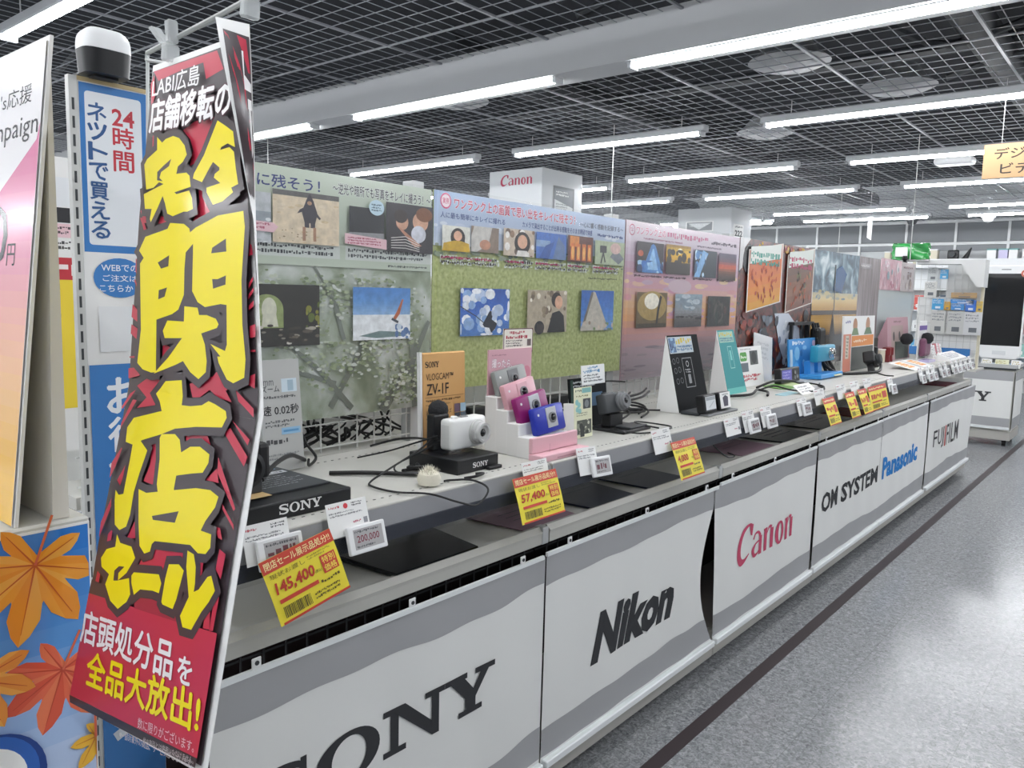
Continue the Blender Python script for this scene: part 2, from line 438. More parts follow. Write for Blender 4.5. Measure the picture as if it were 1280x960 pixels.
# ------------------------------------------------------------------ tube lights
def light_fixture():
    t = thing('tube_light', '', 'light', group='tube lights under the mesh ceiling')
    G().box((-1.03, -.045, .02), (1.03, .045, .075)).build('housing', 'fixture_grey', t, bevel=.008, seg=1)
    g = G(); n = 10
    prof = [(.028*cos(pi+pi*i/n), .02+.028*sin(pi+pi*i/n)) for i in range(n+1)]
    g.prism([(-.99, a, b) for a, b in prof], (1.98, 0, 0))
    g.build('tube', 'tube_glow', t, smooth=True)
    for s in (-1, 1):
        G().box((s*.99-.012, -.042, -.012), (s*.99+.012, .042, .03)).build('end_cap', 'fixture_grey', t)
        G().cyl((s*.8, 0, .07), (s*.8, 0, .17), .004, n=6).build('hanger_rod', 'steel_post', t)
    return t
fx = light_fixture(); first = True
rows = [(-2.5, 'in the added unseen row behind the aisle'), (-.4, 'in the added unseen row above the camera side'), (1.72, 'nearest the red banner'), (4.17, 'fixed along the grey beam'), (6.17, 'in the row behind the beam'), (8.27, 'in the third row behind the beam'),  # first two rows are out of view, added for illumination
        (10.28, 'in the fourth row behind the beam'), (12.7, 'in the row before the back wall'), (14.05, 'in the row along the back wall')]
rows[4] = (6.17, 'in the first row behind the beam'); rows[5] = (8.27, 'in the second row behind the beam'); rows[6] = (10.28, 'in the third row behind the beam')
for y, desc in rows:
    for k in range(-3, 4):
        x = -4.13+2.53*k
        if y < 3 and k == 3: continue
        o = fx if first else copy_tree(fx); first = False
        o.location = (x, y+(.40 if k == -1 and abs(y-8.27) < .1 else .85 if k == -1 and y == 12.7 else 0), 2.885)
        side = {-3: 'farthest left', -2: 'second from the left', -1: 'third from the left', 0: 'fourth from the left', 1: 'fifth from the left', 2: 'sixth from the left', 3: 'last on the right'}[k]
        o['label'] = f'glowing white tube light {desc}, {side}'

# ------------------------------------------------------------------ columns
def column(x0, x1, y0, y1, label):
    t = thing('column', label, 'column', ((x0+x1)/2, y0, 0)); w = (x1-x0)/2
    G().box((-w, 0, 0), (w, y1-y0, 3.05)).build('shaft', 'wall_white', t, bevel=.006, seg=1)
    return t
col1 = column(-6.80, -5.96, 7.66, 8.5, 'white square column carrying pink lettering near its top'); col1['kind'] = 'structure'
col2 = column(-6.79, -5.80, 12.6, 13.4, 'plain white square column farther back with hanging notices'); col2['kind'] = 'structure'

# ------------------------------------------------------------------ the long display gondola
FX = -1.37; BX = .53          # front edge; depth to the poster plane
SHZ = 1.055                   # upper shelf
def gondola(ya, yb, label, seed):
    rnd = random.Random(seed); L = yb-ya
    t = thing('gondola_bay', label, 'shelf', (FX, ya, 0), RZ, 'bays of the long camera gondola')
    a, b = .004, L-.004
    onebox('base_panel', (a, .0, .045), (b, .03, .16), 'base_grey', t, bevel=.004, seg=1)
    onebox('base_deck', (a, .03, .13), (b, 1.0, .16), 'base_grey', t)
    onebox('rear_panel', (a, .97, .045), (b, 1.0, .16), 'base_grey', t)
    onebox('shade_panel', (a, .40, .16), (b, .42, .80), 'hollow_shade', t)  # added dark sheet, painting the shade inside the bay
    for x in ((a, b) if ya < .7 else (b,)):
        onebox('upright', (x-.05 if x > .1 else x, .545, .16), (x if x > .1 else x+.05, .59, 1.9), 'steel_post', t)
    if ya < .7: pass
    lo = onebox('lower_shelf', (a, .02, .828), (b, .50, .855), 'shelf_grey', t)
    g = G().prism([(a, .03, .862), (a, .012, .866), (a, -.002, .852), (a, .0, .842), (a, .0, .816), (a, .012, .812), (a, .03, .826)], (b-a, 0, 0))
    g.build('shelf_lip', 'shelf_lip', lo)
    onebox('lip_joint', (b-.03, -.003, .815), (b, .03, .8655), 'steel_post', lo, bevel=.002, seg=1)
    up = onebox('upper_shelf', (a, .0, 1.02), (b, .54, SHZ), 'shelf_grey', t, bevel=.003, seg=1)
    g = G()
    for i in range(int(L/.025)): g.box((a+.01+i*.025, .045, SHZ), (a+.017+i*.025, .049, SHZ+.0006))
    for i in range(int(L/.025)): g.box((a+.01+i*.025, .465, SHZ), (a+.017+i*.025, .469, SHZ+.0006))
    tag(g.build('slot_row', 'dark_grey', up), kind='stuff')
    g = G().prism([(a, -.002, 1.05), (a, -.014, .972), (a, -.010, .972), (a, .0, 1.045)], (b-a, 0, 0))
    rl = g.build('rail_back', mat('rail_grey', '#a3a4a7', .35), t)
    G().box((a, -.0165, .972), (b, -.0105, 1.006)).build('rail_dark_strip', mat('rail_dark', '#383b44', .4, spec=.3), rl)  # darker lower strip of the two-tone rail
    g = G().prism([(a, -.006, 1.056), (a, -.024, .965), (a, -.0225, .965), (a, -.0045, 1.056)], (b-a, 0, 0))
    g.build('clear_rail', 'clear_plastic', t)
    # wire grid of the back, seen between posters and shelf
    g = G(); n = int(L/.065)
    for i in range(1, n): g.box((a+L*i/n-.002, .552, 1.06), (a+L*i/n+.002, .556, 1.86))
    for j in range(9): g.box((a, .548, 1.075+.07*j), (b, .552, 1.079+.07*j))
    tag(g.build('wire_grid', 'wire_white', t), kind='stuff')
    # basket wires under the lower shelf
    g = G(); n = int(L/.055)
    for i in range(1, n): g.box((a+L*i/n-.0018, .05, .60), (a+L*i/n+.0018, .0536, .812))
    for z in (.62, .70, .776, .806): g.box((a, .0535, z), (b, .057, z+.004))
    tag(g.build('basket_wires', 'wire_dark', t), kind='stuff')
    # rear half: the other side of the gondola
    onebox('rear_shelf', (a, .56, 1.02), (b, 1.0, 1.05), 'shelf_grey', t)
    onebox('rear_board', (a, .74, 1.05), (b, .76, 1.6), 'card_white', t)
    for s in ((.12, L-.12)): onebox('caster', (s-.02, .08, 0), (s+.02, .14, .045), 'black_rubber', t, bevel=.01)
    return t
SEAM = [.74, 1.84, 3.02, 4.20, 5.38, 6.57, 8.22]
GL = ['grey display bay nearest the camera holding the tall orange board', 'grey display bay holding the pink stepped stand of small cameras', 'grey display bay holding the tall black display board',
      'grey display bay holding the teal wedge and the blue display', 'grey display bay holding the salmon board before the tree poster', 'grey display bay at the far end crowded with price tags']
for i in range(6): gondola(SEAM[i], SEAM[i+1], GL[i], i)
g = G().box((-1.9-.5, 8.222, .05), (FX, 8.245, .86)); o = g.build('gondola_end_panel', 'shelf_grey'); tag(o, 'grey end panel closing the far end of the gondola', 'panel')

# ------------------------------------------------------------------ cloth skirts with lettering
def skirt(name_label, ya, yb, ztop, zbot, seed, amp=.0028, right=None, left=None, logo=None, bar=True):
    rnd = random.Random(seed); W = yb-ya; ph = [rnd.uniform(0, 6) for _ in range(6)]
    t = thing('cloth_skirt', name_label, 'banner', (FX+.012, ya, 0), RZ, 'lettered cloth skirts along the gondola')
    def edge(u, v):
        x = u*W
        if right: x += right(v)*u**3
        if left: x += left(v)*(1-u)**3
        return x
    def dep(x, z):
        v = (z-zbot)/(ztop-zbot)
        return -.004-amp*(1+sin(9*x+ph[0]))*(.4+.6*sin(pi*min(max(v, 0), 1)))-amp*.6*(1+sin(23*x+ph[1]+3*z))
    def P(x, z, off): return (x, dep(x, z)-off, z)
    def S(u, v): x = edge(u, v); z = zbot+(ztop-zbot)*v; return P(x, z, 0)
    c = G().grid(S, 60, 24).build('cloth', 'cloth_white', t, smooth=True)
    def band(v0, v1, side):
        def F(u, s):
            wob = .006*sin(9*u+ph[2])+.003*sin(27*u+ph[3])+.010*sin(4*u+ph[4])
            va, vb = (v0+wob*1.4, v1) if side else (v0, v1+wob*1.4)
            v = va+(vb-va)*s; x = edge(u, v); z = zbot+(ztop-zbot)*v
            return P(x, z, .0012)
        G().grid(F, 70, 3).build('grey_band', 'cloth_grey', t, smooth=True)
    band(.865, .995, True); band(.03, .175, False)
    onebox('top_batten', (.0, -.012, ztop-.004), (W-.01, -.004, ztop+.008), 'bar_white', t)
    if bar:
        onebox('bottom_batten', (.004, -.028, zbot-.012), (W-.006, -.006, zbot+.013), 'bar_white', t, bevel=.003, seg=1)
    for x in (.1*W, .5*W, .9*W):
        hk = G().box((x-.011, -.010, ztop), (x+.011, -.006, ztop+.03)).build('hook_tab', 'white_plastic', t, bevel=.003, seg=1)
        G().cyl((x, -.0115, ztop+.019), (x, -.0095, ztop+.019), .005, n=8).build('hook_hole', 'dark_grey', hk)
    if logo:
        p = Print(); logo(p); p.build('lettering', CLOTHINK, t, fn=lambda u, v, o: P(u, v, .0015+o))
    return t
CH = '#3a3b3e'
def serif_N(p, x, y, w, h, c):
    s = .13*h; sw = .19*w
    p.rect(x, y, x+.36*w, y+s, c); p.rect(x, y+h-s, x+.30*w, y+h, c); p.rect(x+.66*w, y+h-s, x+w, y+h, c)
    p.rect(x+.11*w, y, x+.11*w+.13*w, y+h, c); p.rect(x+.77*w, y+.02*h, x+.90*w, y+h, c)
    p.poly([(x+.10*w, y+h), (x+.34*w, y+h), (x+.90*w, y+.14*h), (x+.90*w, y), (x+.78*w, y)], c)
def serif_Y(p, x, y, w, h, c):
    s = .13*h
    p.rect(x, y+h-s, x+.44*w, y+h, c); p.rect(x+.60*w, y+h-s, x+w, y+h, c); p.rect(x+.27*w, y, x+.74*w, y+s, c)
    p.rect(x+.40*w, y, x+.61*w, y+.46*h, c)
    p.poly([(x+.08*w, y+h-s*.5), (x+.36*w, y+h-s*.5), (x+.62*w, y+.45*h), (x+.61*w, y+.30*h), (x+.41*w, y+.38*h)], c)
    p.poly([(x+.74*w, y+h-s*.5), (x+.90*w, y+h-s*.5), (x+.61*w, y+.34*h), (x+.50*w, y+.42*h)], c)
def serif_O(p, x, y, w, h, c):
    n = 36; vs = []
    for i in range(n):
        a = 2*pi*i/n; vs.append((x+w/2+w/2*cos(a), y+h/2+h*.53*sin(a)))
    for i in range(n):
        a = 2*pi*i/n; vs.append((x+w/2+w*.27*cos(a), y+h/2+h*.42*sin(a)))
    p._add(vs, [(i, (i+1) % n, n+(i+1) % n, n+i) for i in range(n)], c)
def serif_S(p, x, y, w, h, c):
    pts = [(.90, .76), (.80, .90), (.52, .965), (.22, .90), (.14, .74), (.26, .61), (.52, .52), (.80, .40), (.88, .26), (.78, .10), (.50, .035), (.20, .09), (.10, .25)]
    ws = [.10, .13, .14, .19, .25, .27, .28, .27, .25, .19, .14, .13, .10]
    q = [(a, b) for a, b in pts]; q2 = [tuple(v)[:2] for v in spline([(a, b, 0) for a, b in q], 4)]
    w2 = []
    for i in range(len(ws)-1): w2 += [ws[i]+(ws[i+1]-ws[i])*k/4 for k in range(4)]
    w2.append(ws[-1])
    p.stroke([(x+a*w, y+b*h) for a, b in q2], [k*h for k in w2], c)
    p.rect(x+.84*w, y+.66*h, x+.93*w, y+1.0*h, c); p.rect(x+.06*w, y, x+.15*w, y+.34*h, c)
def serif_word(p, x, y, w, h, c):
    k = w/4.34
    serif_S(p, x, y, k*.98, h, c); serif_O(p, x+k*1.04, y, k*1.04, h, c); serif_N(p, x+k*2.14, y, k*1.12, h, c); serif_Y(p, x+k*3.26, y, k*1.08, h, c)
def canon_word(p, x, y, w, h, c):
    """heavy calligraphic lettering: C a n o n"""
    def st(pts, ws, n=5):
        q = [tuple(v)[:2] for v in spline([(a, b, 0) for a, b in pts], n)]; w2 = []
        for i in range(len(ws)-1): w2 += [ws[i]+(ws[i+1]-ws[i])*k/n for k in range(n)]
        w2.append(ws[-1]); p.stroke([(x+a*w, y+b*h) for a, b in q], [z*h for z in w2], c)
    st([(.23, .74), (.245, .93), (.19, 1.0), (.105, .86), (.05, .55), (.045, .25), (.085, .05), (.15, .05), (.215, .18)], [.05, .10, .08, .16, .24, .27, .22, .10, .03])
    p.poly([(x+.205*w, y+.97*h), (x+.262*w, y+.99*h), (x+.25*w, y+.66*h), (x+.225*w, y+.70*h)], c)
    xh = .68
    def stem(a, wd=.05, top=xh): p.poly([(x+a*w, y), (x+(a+wd)*w, y), (x+(a+wd)*w, y+top*h), (x+(a-.012)*w, y+(top-.02)*h), (x+a*w, y+(top-.10)*h)], c)
    # a
    st([(.275, .52), (.30, .66), (.35, .67), (.385, .52)], [.08, .06, .08, .16]); p.rect(x+.365*w, y, x+.415*w, y+.54*h, c)
    st([(.375, .42), (.31, .36), (.275, .20), (.295, .04), (.34, .06), (.38, .16)], [.04, .06, .17, .12, .06, .03])
    for a in (.455, .82):
        stem(a); st([(a+.045, .48), (a+.085, .66), (a+.125, .62)], [.03, .07, .12]); p.rect(x+(a+.105)*w, y, x+(a+.155)*w, y+.60*h, c)
    n = 26; cx, cy = x+.715*w, y+.335*h
    vs = [(cx+.072*w*cos(2*pi*i/n), cy+.355*h*sin(2*pi*i/n)) for i in range(n)]+[(cx+.006*w+.026*w*cos(2*pi*i/n), cy+.28*h*sin(2*pi*i/n)) for i in range(n)]
    p._add(vs, [(i, (i+1) % n, n+(i+1) % n, n+i) for i in range(n)], c)
# lettering positions are measured from each skirt's own near edge
skirt('white cloth skirt with wide serif black lettering at the near end of the gondola', .74, 1.80, .783, .135, 1,
      logo=lambda p: serif_word(p, .06, .436, .775, .118, CH))
skirt('white cloth skirt with slanted heavy black lettering and a curled far edge', 1.805, 2.955, .788, .135, 2,
      right=lambda v: -.11*sin(pi*min(1, v*1.12))**1.0-.05*v, logo=lambda p: p.text('Nikon', .245, .355, .172, CH, w=.53, bold=.05, shear=.28))
skirt('white cloth skirt with crimson lettering', 2.965, 4.10, .797, .135, 3, left=lambda v: -.05*v, logo=lambda p: canon_word(p, .19, .400, .66, .160, '#c2506c'))
skirt('white cloth skirt with dark upright capitals in two words', 4.115, 5.30, .803, .135, 4, logo=lambda p: (p.text('OM', .105, .418, .110, CH, w=.27, bold=.032), p.text('SYSTEM', .435, .415, .110, CH, w=.71, bold=.032)))
skirt('white cloth skirt with bright blue lettering', 5.30, 6.49, .806, .135, 5, logo=lambda p: p.text('Panasonic', .06, .41, .145, '#2f7fc8', w=.89, bold=.045))
skirt('white cloth skirt with thin condensed grey lettering at the far end', 6.56, 8.17, .806, .135, 6, right=lambda v: .14*v*v,
      logo=lambda p: (p.text('FUJ', .19, .39, .17, '#4a4a4d', w=.36, bold=.005), p.text('I', .585, .39, .17, '#c24a4a', w=.045, bold=.005), p.text('FILM', .66, .39, .17, '#4a4a4d', w=.43, bold=.005)))

# ------------------------------------------------------------------ posters standing on the gondola
PX = FX-BX             # poster plane, facing the aisle
def gradient(p, x0, y0, x1, y1, cols, n=12):
    cs = [lin(c) for c in cols]; p.l += 1
    for i in range(n):
        t = (i+.5)/n*(len(cs)-1); k = min(int(t), len(cs)-2); fr = t-k
        c = tuple(cs[k][j]*(1-fr)+cs[k+1][j]*fr for j in range(3))
        p.rect(x0, y0+(y1-y0)*i/n, x1, y0+(y1-y0)*(i+1)/n, c, lay=p.l)
def blobs(p, x0, y0, x1, y1, n, cols, r, rnd, flat=1.):
    for _ in range(n):
        a = rnd.uniform(x0, x1); b = rnd.uniform(y0, y1); rr = rnd.uniform(.4, 1)*r
        rx = min(rr, a-x0, x1-a); ry = min(rr*flat, b-y0, y1-b)
        if rx > r*.1 and ry > r*.05: p.ell(a, b, rx, ry, rnd.choice(cols), 9, lay=p.l+1+_*.02)
    p.l += 1+int(n*.02)
def poster(label, ya, yb, zb, zt, m, ph=0, curl=.006):
    t = thing('poster', label, 'poster', (PX+.004, ya, 0), RZ, 'large posters along the gondola back')
    W = yb-ya
    def S(x, z): return 0.
    G().grid(lambda u, v: (u*W, S(u*W, zb+(zt-zb)*v)+.004, zb+(zt-zb)*v), 2, 2).build('sheet', m, t, smooth=True, solid=.003)
    if curl == .006:
        zf = zb
        G().grid(lambda u, v: (u*W, -.020-.004*sin(7*u*W+ph+2*v)-.006*v*v*(1+sin(17*u*W+ph)), zf+(zt+.006-zf)*v), 60, 30).build('clear_film', 'clear_film', t, smooth=True)
    return t, (lambda u, v, o: (u, -.002-o, v))
def photo(t, fn, x0, z0, x1, z1, draw, label=None, seed=1):
    p = Print(); w = x1-x0; h = z1-z0
    draw(p, w, h, random.Random(seed))
    q = p.build('photo', PHOTO, t, fn=lambda u, v, o: fn(x0+u, z0+v, o+.0085))
    if label: q['label'] = label
    return q
def grow(p, w, h, cols, rnd, n=30, r=.02): p.rect(0, 0, w, h, cols[0], 6, 6); blobs(p, 0, 0, w, h, n, cols[1:], r, rnd)

FOL = ramp_mat('foliage_print', [(.30, '#77836c'), (.46, '#98a38e'), (.56, '#b3bbb0'), (.70, '#d3d9d6')], .3, scale=9., detail=9., distort=.6, coat=.5)
LAWN = ramp_mat('lawn_print', [(.3, '#8a9653'), (.5, '#a4ae6a'), (.7, '#bcc486')], .35, scale=70., detail=4., coat=.35)
DUSK = mat('dusk_print', '#b3959c', .25, var=.08, vscale=5., coat=.6)
AUT = ramp_mat('autumn_print', [(.30, '#17151a'), (.42, '#38241f'), (.50, '#712a24'), (.58, '#3d3129'), (.66, '#94482a'), (.76, '#b97e33')], .3, scale=16., detail=7., distort=1.2, coat=.4)
STORM = ramp_mat('storm_sky_print', [(.3, '#22303c'), (.46, '#41596a'), (.56, '#7b95a2'), (.7, '#cfdadd')], .3, scale=7., detail=7., distort=.8, coat=.4)
WOOD = ramp_mat('weathered_wood_print', [(.3, '#4c4245'), (.5, '#7a6d6e'), (.7, '#a3979a')], .35, scale=3., detail=7., stretch=(14, 14, .6), coat=.3)
PINKP = ramp_mat('pink_flyer_print', [(.35, '#b77f8d'), (.5, '#caa0aa'), (.65, '#d9bcc2')], .35, scale=10., coat=.3)

# --- poster with trees
t, fn0 = poster('pale green tree poster with a child on a beach, nearest the camera', .745, 1.853, 1.170, 1.876, FOL, 1.)
fn = lambda u, v, o: fn0(max(u-.08, .004), v, o)
p = Print(); r = random.Random(3)
for a, b, wd in (((1.18, 1.45), (.98, 1.17), .03), ((.95, 1.50), (.78, 1.20), .018), ((1.05, 1.56), (1.12, 1.17), .02), ((.60, 1.42), (.86, 1.19), .016), ((.72, 1.62), (.83, 1.40), .012), ((.50, 1.35), (.80, 1.27), .012)):
    p.stroke([a, ((a[0]+b[0])/2+.02, (a[1]+b[1])/2), b], [wd*.5, wd, wd*1.2], '#787f76')
p.rect(.0, 1.612, 1.185, 1.876, '#b9c4b4', 30, 6)
for (x0, x1) in ((.50, .815), (.835, 1.185)): p.rect(x0, 1.635, x1, 1.675, '#c9d0cb', 8, 1)
p.text('キレイに残そう！', .400, 1.818, .034, '#27346f', w=.345, bold=.02)
p.text('～逆光や暗所でも写真をキレイに撮ろう！～', .79, 1.822, .032, '#2b2b30', w=.39, bold=.02, outline='#dfe5df', ow=.05)
p.lines(.51, 1.640, .80, 1.672, 2, '#43464a', ragged=.1); p.lines(.845, 1.640, 1.17, 1.672, 2, '#43464a', ragged=.1)
p.lines(1.0, 1.618, 1.17, 1.628, 1, '#55585a', ragged=.05)
for _c in range(60):
    ax, az = r.uniform(.08, 1.10), r.uniform(1.22, 1.57)
    blobs(p, ax-.08, max(1.18, az-.05), min(1.17, ax+.09), min(1.60, az+.05), 42, ['#8c9a78', '#a9b596', '#7d8c6c', '#c3cbb8', '#98a585', '#d3d9d2'], .010, r, .55)
p.build('print', GLOSSINK, t, fn=fn)
def d(p, w, h, r):
    p.rect(0, 0, w, h, '#d6c6ab', 6, 4); p.rect(0, h*.90, w, h, '#5b5a58'); blobs(p, 0, 0, w, h*.85, 30, ['#cbb795', '#decfb7'], .015, r, .3)
    blobs(p, .02, .005, w*.5, h*.35, 12, ['#8f7c63'], .004, r, .5)
    c = '#38343d'
    p.poly([(w*.46, h*.42), (w*.42, h*.62), (w*.49, h*.86), (w*.54, h*1.0), (w*.60, h*.84), (w*.66, h*.60), (w*.62, h*.40)], c)
    p.poly([(w*.35, h*.58), (w*.39, h*.66), (w*.46, h*.72), (w*.45, h*.63)], c); p.poly([(w*.62, h*.66), (w*.71, h*.52), (w*.69, h*.49), (w*.61, h*.58)], c)
    p.rect(w*.46, h*.32, w*.53, h*.44, c); p.rect(w*.55, h*.32, w*.62, h*.44, c)
    p.rect(w*.43, h*.06, w*.475, h*.33, '#a57d63'); p.rect(w*.59, h*.06, w*.635, h*.33, '#a57d63'); p.ell(w*.535, h*.80, w*.035, h*.04, '#b58e72')
photo(t, fn, .585, 1.672, .806, 1.813, d, 'child in a dark hooded coat on sand')
def d(p, w, h, r):
    p.rect(0, 0, w, h, '#b7bcc0', 4, 4); p.rect(0, h*.3, w, h*.62, '#8f989f'); blobs(p, 0, 0, w, h*.5, 10, ['#d3d8da', '#9fa8a8'], .02, r, .4)
photo(t, fn, .40, 1.668, .58, 1.80, d)
def d(p, w, h, r): p.rect(0, 0, w, h, '#202227', 3, 3); p.poly([(0, h*.06), (w, h*.0), (w, h*.2), (0, h*.16)], '#8a8b8d')
photo(t, fn, .843, 1.702, .977, 1.792, d)
def d(p, w, h, r):
    p.rect(0, 0, w, h, '#2f2b30', 4, 4); p.ell(w*.33, h*.62, w*.13, h*.16, '#c89a80'); p.ell(w*.30, h*.74, w*.14, h*.14, '#2a1d1a'); p.ell(w*.72, h*.66, w*.17, h*.2, '#d3a488'); p.ell(w*.80, h*.82, w*.18, h*.15, '#7a4a2a')
    p.ell(w*.68, h*.40, w*.16, h*.18, '#cfd2dc'); p.poly([(w*.2, h*.55), (w*.3, h*.5), (w*.75, h*.16), (w*.6, h*.12)], '#b5816a')
    for k in range(5): p.stroke([(w*.1, h*(.28-k*.05)), (w*.4, h*(.33-k*.06)), (w*.7, h*(.2-k*.04))], h*.015, '#d8d4d0')
photo(t, fn, .985, 1.668, 1.186, 1.818, d, 'dim family photo')
def d(p, w, h, r):
    p.rect(0, 0, w, h, '#2a2823', 4, 4); p.ell(w*.27, h*.60, w*.22, h*.24, '#8d9b62', 24); p.rect(w*.05, h*.30, w*.49, h*.60, '#8d9b62'); p.ell(w*.30, h*.60, w*.10, h*.19, '#d3d3bf', 18); p.poly([(w*.2, h*.32), (w*.22, h*.6), (w*.38, h*.6), (w*.42, h*.32)], '#d3d3bf'); blobs(p, w*.06, h*.4, w*.2, h*.75, 14, ['#6f8045', '#a8b27a'], .010, r); blobs(p, w*.4, h*.1, w*.95, h*.35, 12, ['#5a5348', '#3d382f', '#a8a294'], .02, r, .3)
    blobs(p, 0, 0, w, h*.36, 26, ['#cfcabf', '#6c6455', '#8c8779', '#3a352f'], .012, r, .4); blobs(p, w*.8, h*.3, w, h*.75, 12, ['#5c6a2c', '#8a8a35'], .012, r)
photo(t, fn, .50, 1.388, .736, 1.558, d, 'waterfall seen through a dark cave')
def d(p, w, h, r):
    gradient(p, 0, h*.45, w, h, ['#8fb3d9', '#5f93cf', '#4b82c6']); p.rect(0, 0, w, h*.48, '#e3e8ec'); p.poly([(w*.1, h*.08), (w*.45, h*.17), (w*.8, h*.14), (w*.95, h*.06), (w*.4, h*.03)], '#6f8686')
    p.stroke([(w*.70, h*.38), (w*.78, h*.52), (w*.86, h*.78)], [h*.07, h*.09, h*.04], '#b4623d'); p.stroke([(w*.66, h*.40), (w*.78, h*.33)], h*.05, '#39424e'); blobs(p, w*.72, 0, w, h*.3, 12, ['#c7d5e3', '#5b79a8'], .014, r)
photo(t, fn, .857, 1.396, 1.088, 1.556, d, 'wakeboarder above white water')
p = Print()
p.ell(.945, 1.795, .030, .023, '#bcd6e3', 22); p.lines(.925, 1.783, .965, 1.807, 3, '#3f5563')
p.poly([(.825, 1.682), (.985, 1.672), (.985, 1.702), (.825, 1.712)], '#e2bcc4'); p.lines(.835, 1.681, .975, 1.704, 3, '#a34a62')
p.poly([(.48, 1.700), (.585, 1.696), (.60, 1.712), (.585, 1.722), (.48, 1.726)], '#e2bcc4'); p.lines(.485, 1.702, .58, 1.722, 2, '#a34a62')
p.build('callout', GLOSSINK, t, fn=lambda u, v, o: fn(u, v, o+.0115))

# --- poster with lawn
t, fn = poster('lawn poster with a leaping figure against blue sky', 1.862, 3.040, 1.215, 1.879, LAWN, 2.5)
p = Print(); r = random.Random(4)
p.l += 1
for i in range(14):
    f = i/13; c = tuple(a*(1-f)+b*f for a, b in zip(lin('#c4cfdf'), lin('#9fb4d6')))
    p.rect(0, 1.70+.179*i/14, 1.176, 1.70+.179*(i+1)/14, c, 20, 1, lay=p.l)
blobs(p, 0, 1.66, 1.17, 1.71, 90, ['#77876a', '#8d9b82', '#6b7a66', '#96a08c'], .02, r, .5)
blobs(p, 0, 1.72, 1.17, 1.80, 40, ['#d6dfea', '#c2cde0'], .03, r, .35)
p.ring(.055, 1.848, .021, .026, '#c8356a'); p.ell(.055, 1.848, .021, .021, '#efd9e2'); p.text('実', .040, 1.838, .020, '#c8356a', w=.014); p.text('例', .056, 1.838, .020, '#c8356a', w=.014)
p.text('ワンランク上の画質で思い出をキレイに残そう！', .095, 1.826, .036, '#b52a52', w=.70, bold=.028, outline='#f2e6ec', ow=.05)
p.text('～心に響く感動を記録する～', .83, 1.822, .022, '#3a3c48', w=.33, bold=.01)
p.text('人に最も簡単にキレイに撮れる', .03, 1.792, .020, '#35447e', w=.33, bold=.01); p.text('カメラで演出することが出来る感動をそのまま瞬間で体感', .46, 1.792, .022, '#35447e', w=.46, bold=.015); p.lines(.96, 1.790, 1.16, 1.808, 1, '#3a4a80', ragged=.02)
for x0, x1 in ((.03, .34), (.36, .53), (.54, .74), (.75, .90), (.93, 1.14)):
    p.lines(x0, 1.638, x1, 1.672, 2, '#d9e0d2', fill=.9, ragged=.1); p.lines(x0+.004, 1.640, x1-.004, 1.670, 2, '#3a2f38', ragged=.15); p.lines(x0+.004, 1.656, x1-.03, 1.670, 1, '#b8265e', ragged=.5)
p.lines(.9, 1.612, 1.12, 1.622, 1, '#4b5040', ragged=.02)
p.build('print', GLOSSINK, t, fn=fn)
SK = '#d9a98c'; HR = '#231a18'
def d(p, w, h, r):
    p.rect(0, 0, w, h, '#dcdcd2', 3, 3); p.ell(w*.55, h*.55, w*.26, h*.38, HR); p.rect(w*.32, h*.1, w*.8, h*.5, HR); p.ell(w*.55, h*.62, w*.15, h*.2, SK); p.poly([(0, 0), (w, 0), (w*.95, h*.34), (w*.68, h*.42), (w*.4, h*.42), (w*.05, h*.30)], '#c9a21f')
photo(t, fn, .032, 1.684, .168, 1.768, d, 'woman in yellow')
def d(p, w, h, r):
    p.rect(0, 0, w, h, '#8b7a6c', 3, 3); p.poly([(w*.1, h), (w*.75, h), (w*.62, h*.3), (w*.2, 0), (0, 0), (0, h*.6)], '#c9c6c0'); p.ell(w*.5, h*.3, w*.2, h*.2, '#c58f74')
photo(t, fn, .173, 1.688, .318, 1.776, d)
def d(p, w, h, r):
    p.rect(0, 0, w, h, '#c9b9a6', 3, 3); blobs(p, 0, 0, w, h, 16, ['#8c6f58', '#e9e2d8', '#6a5548', '#f1eee8'], .018, r); p.ell(w*.6, h*.5, w*.26, h*.42, HR); p.ell(w*.6, h*.55, w*.16, h*.26, SK); p.poly([(w*.4, 0), (w*.85, 0), (w*.75, h*.22), (w*.45, h*.22)], '#e3e0da')
photo(t, fn, .345, 1.684, .525, 1.782, d, 'smiling woman')
def d(p, w, h, r):
    p.rect(0, 0, w, h, '#3f6fc0', 3, 3); p.rect(0, h*.45, w*.45, h*.7, '#88a7ce'); p.poly([(w*.55, 0), (w*.72, h*.9), (w*.95, h*.55), (w, 0)], '#5f7ca8'); p.poly([(w*.1, 0), (w*.3, h*.5), (w*.6, h*.7), (w*.4, 0)], '#2d5aa8')
photo(t, fn, .536, 1.683, .730, 1.782, d, 'blue glass building')
def d(p, w, h, r):
    p.rect(0, 0, w, h, '#5b2413', 3, 3); p.rect(w*.08, h*.58, w*.44, h*.98, '#e08a35')
    for a in (.12, .34, .56, .78): p.rect(w*a, h*.06, w*(a+.15), h*.70, '#d9742b'); p.ell(w*(a+.075), h*.35, w*.05, h*.25, '#f3b75e')
photo(t, fn, .740, 1.680, .918, 1.784, d, 'glowing orange lanterns')
def d(p, w, h, r):
    p.rect(0, 0, w, h, '#aebb9a', 3, 3); p.rect(w*.16, h*.5, w*.38, h*.8, '#1f2226'); p.stroke([(w*.27, h*.5), (w*.2, h*.05)], w*.04, '#26282b'); p.stroke([(w*.27, h*.5), (w*.34, h*.1)], w*.04, '#26282b')
    p.poly([(w*.5, h*.35), (w*.8, h*.05), (w*.98, h*.3), (w*.7, h*.75)], '#787f86'); p.ell(w*.68, h*.72, w*.18, h*.24, '#d8b8b0')
photo(t, fn, .935, 1.677, 1.165, 1.776, d, 'camera on a small tripod')
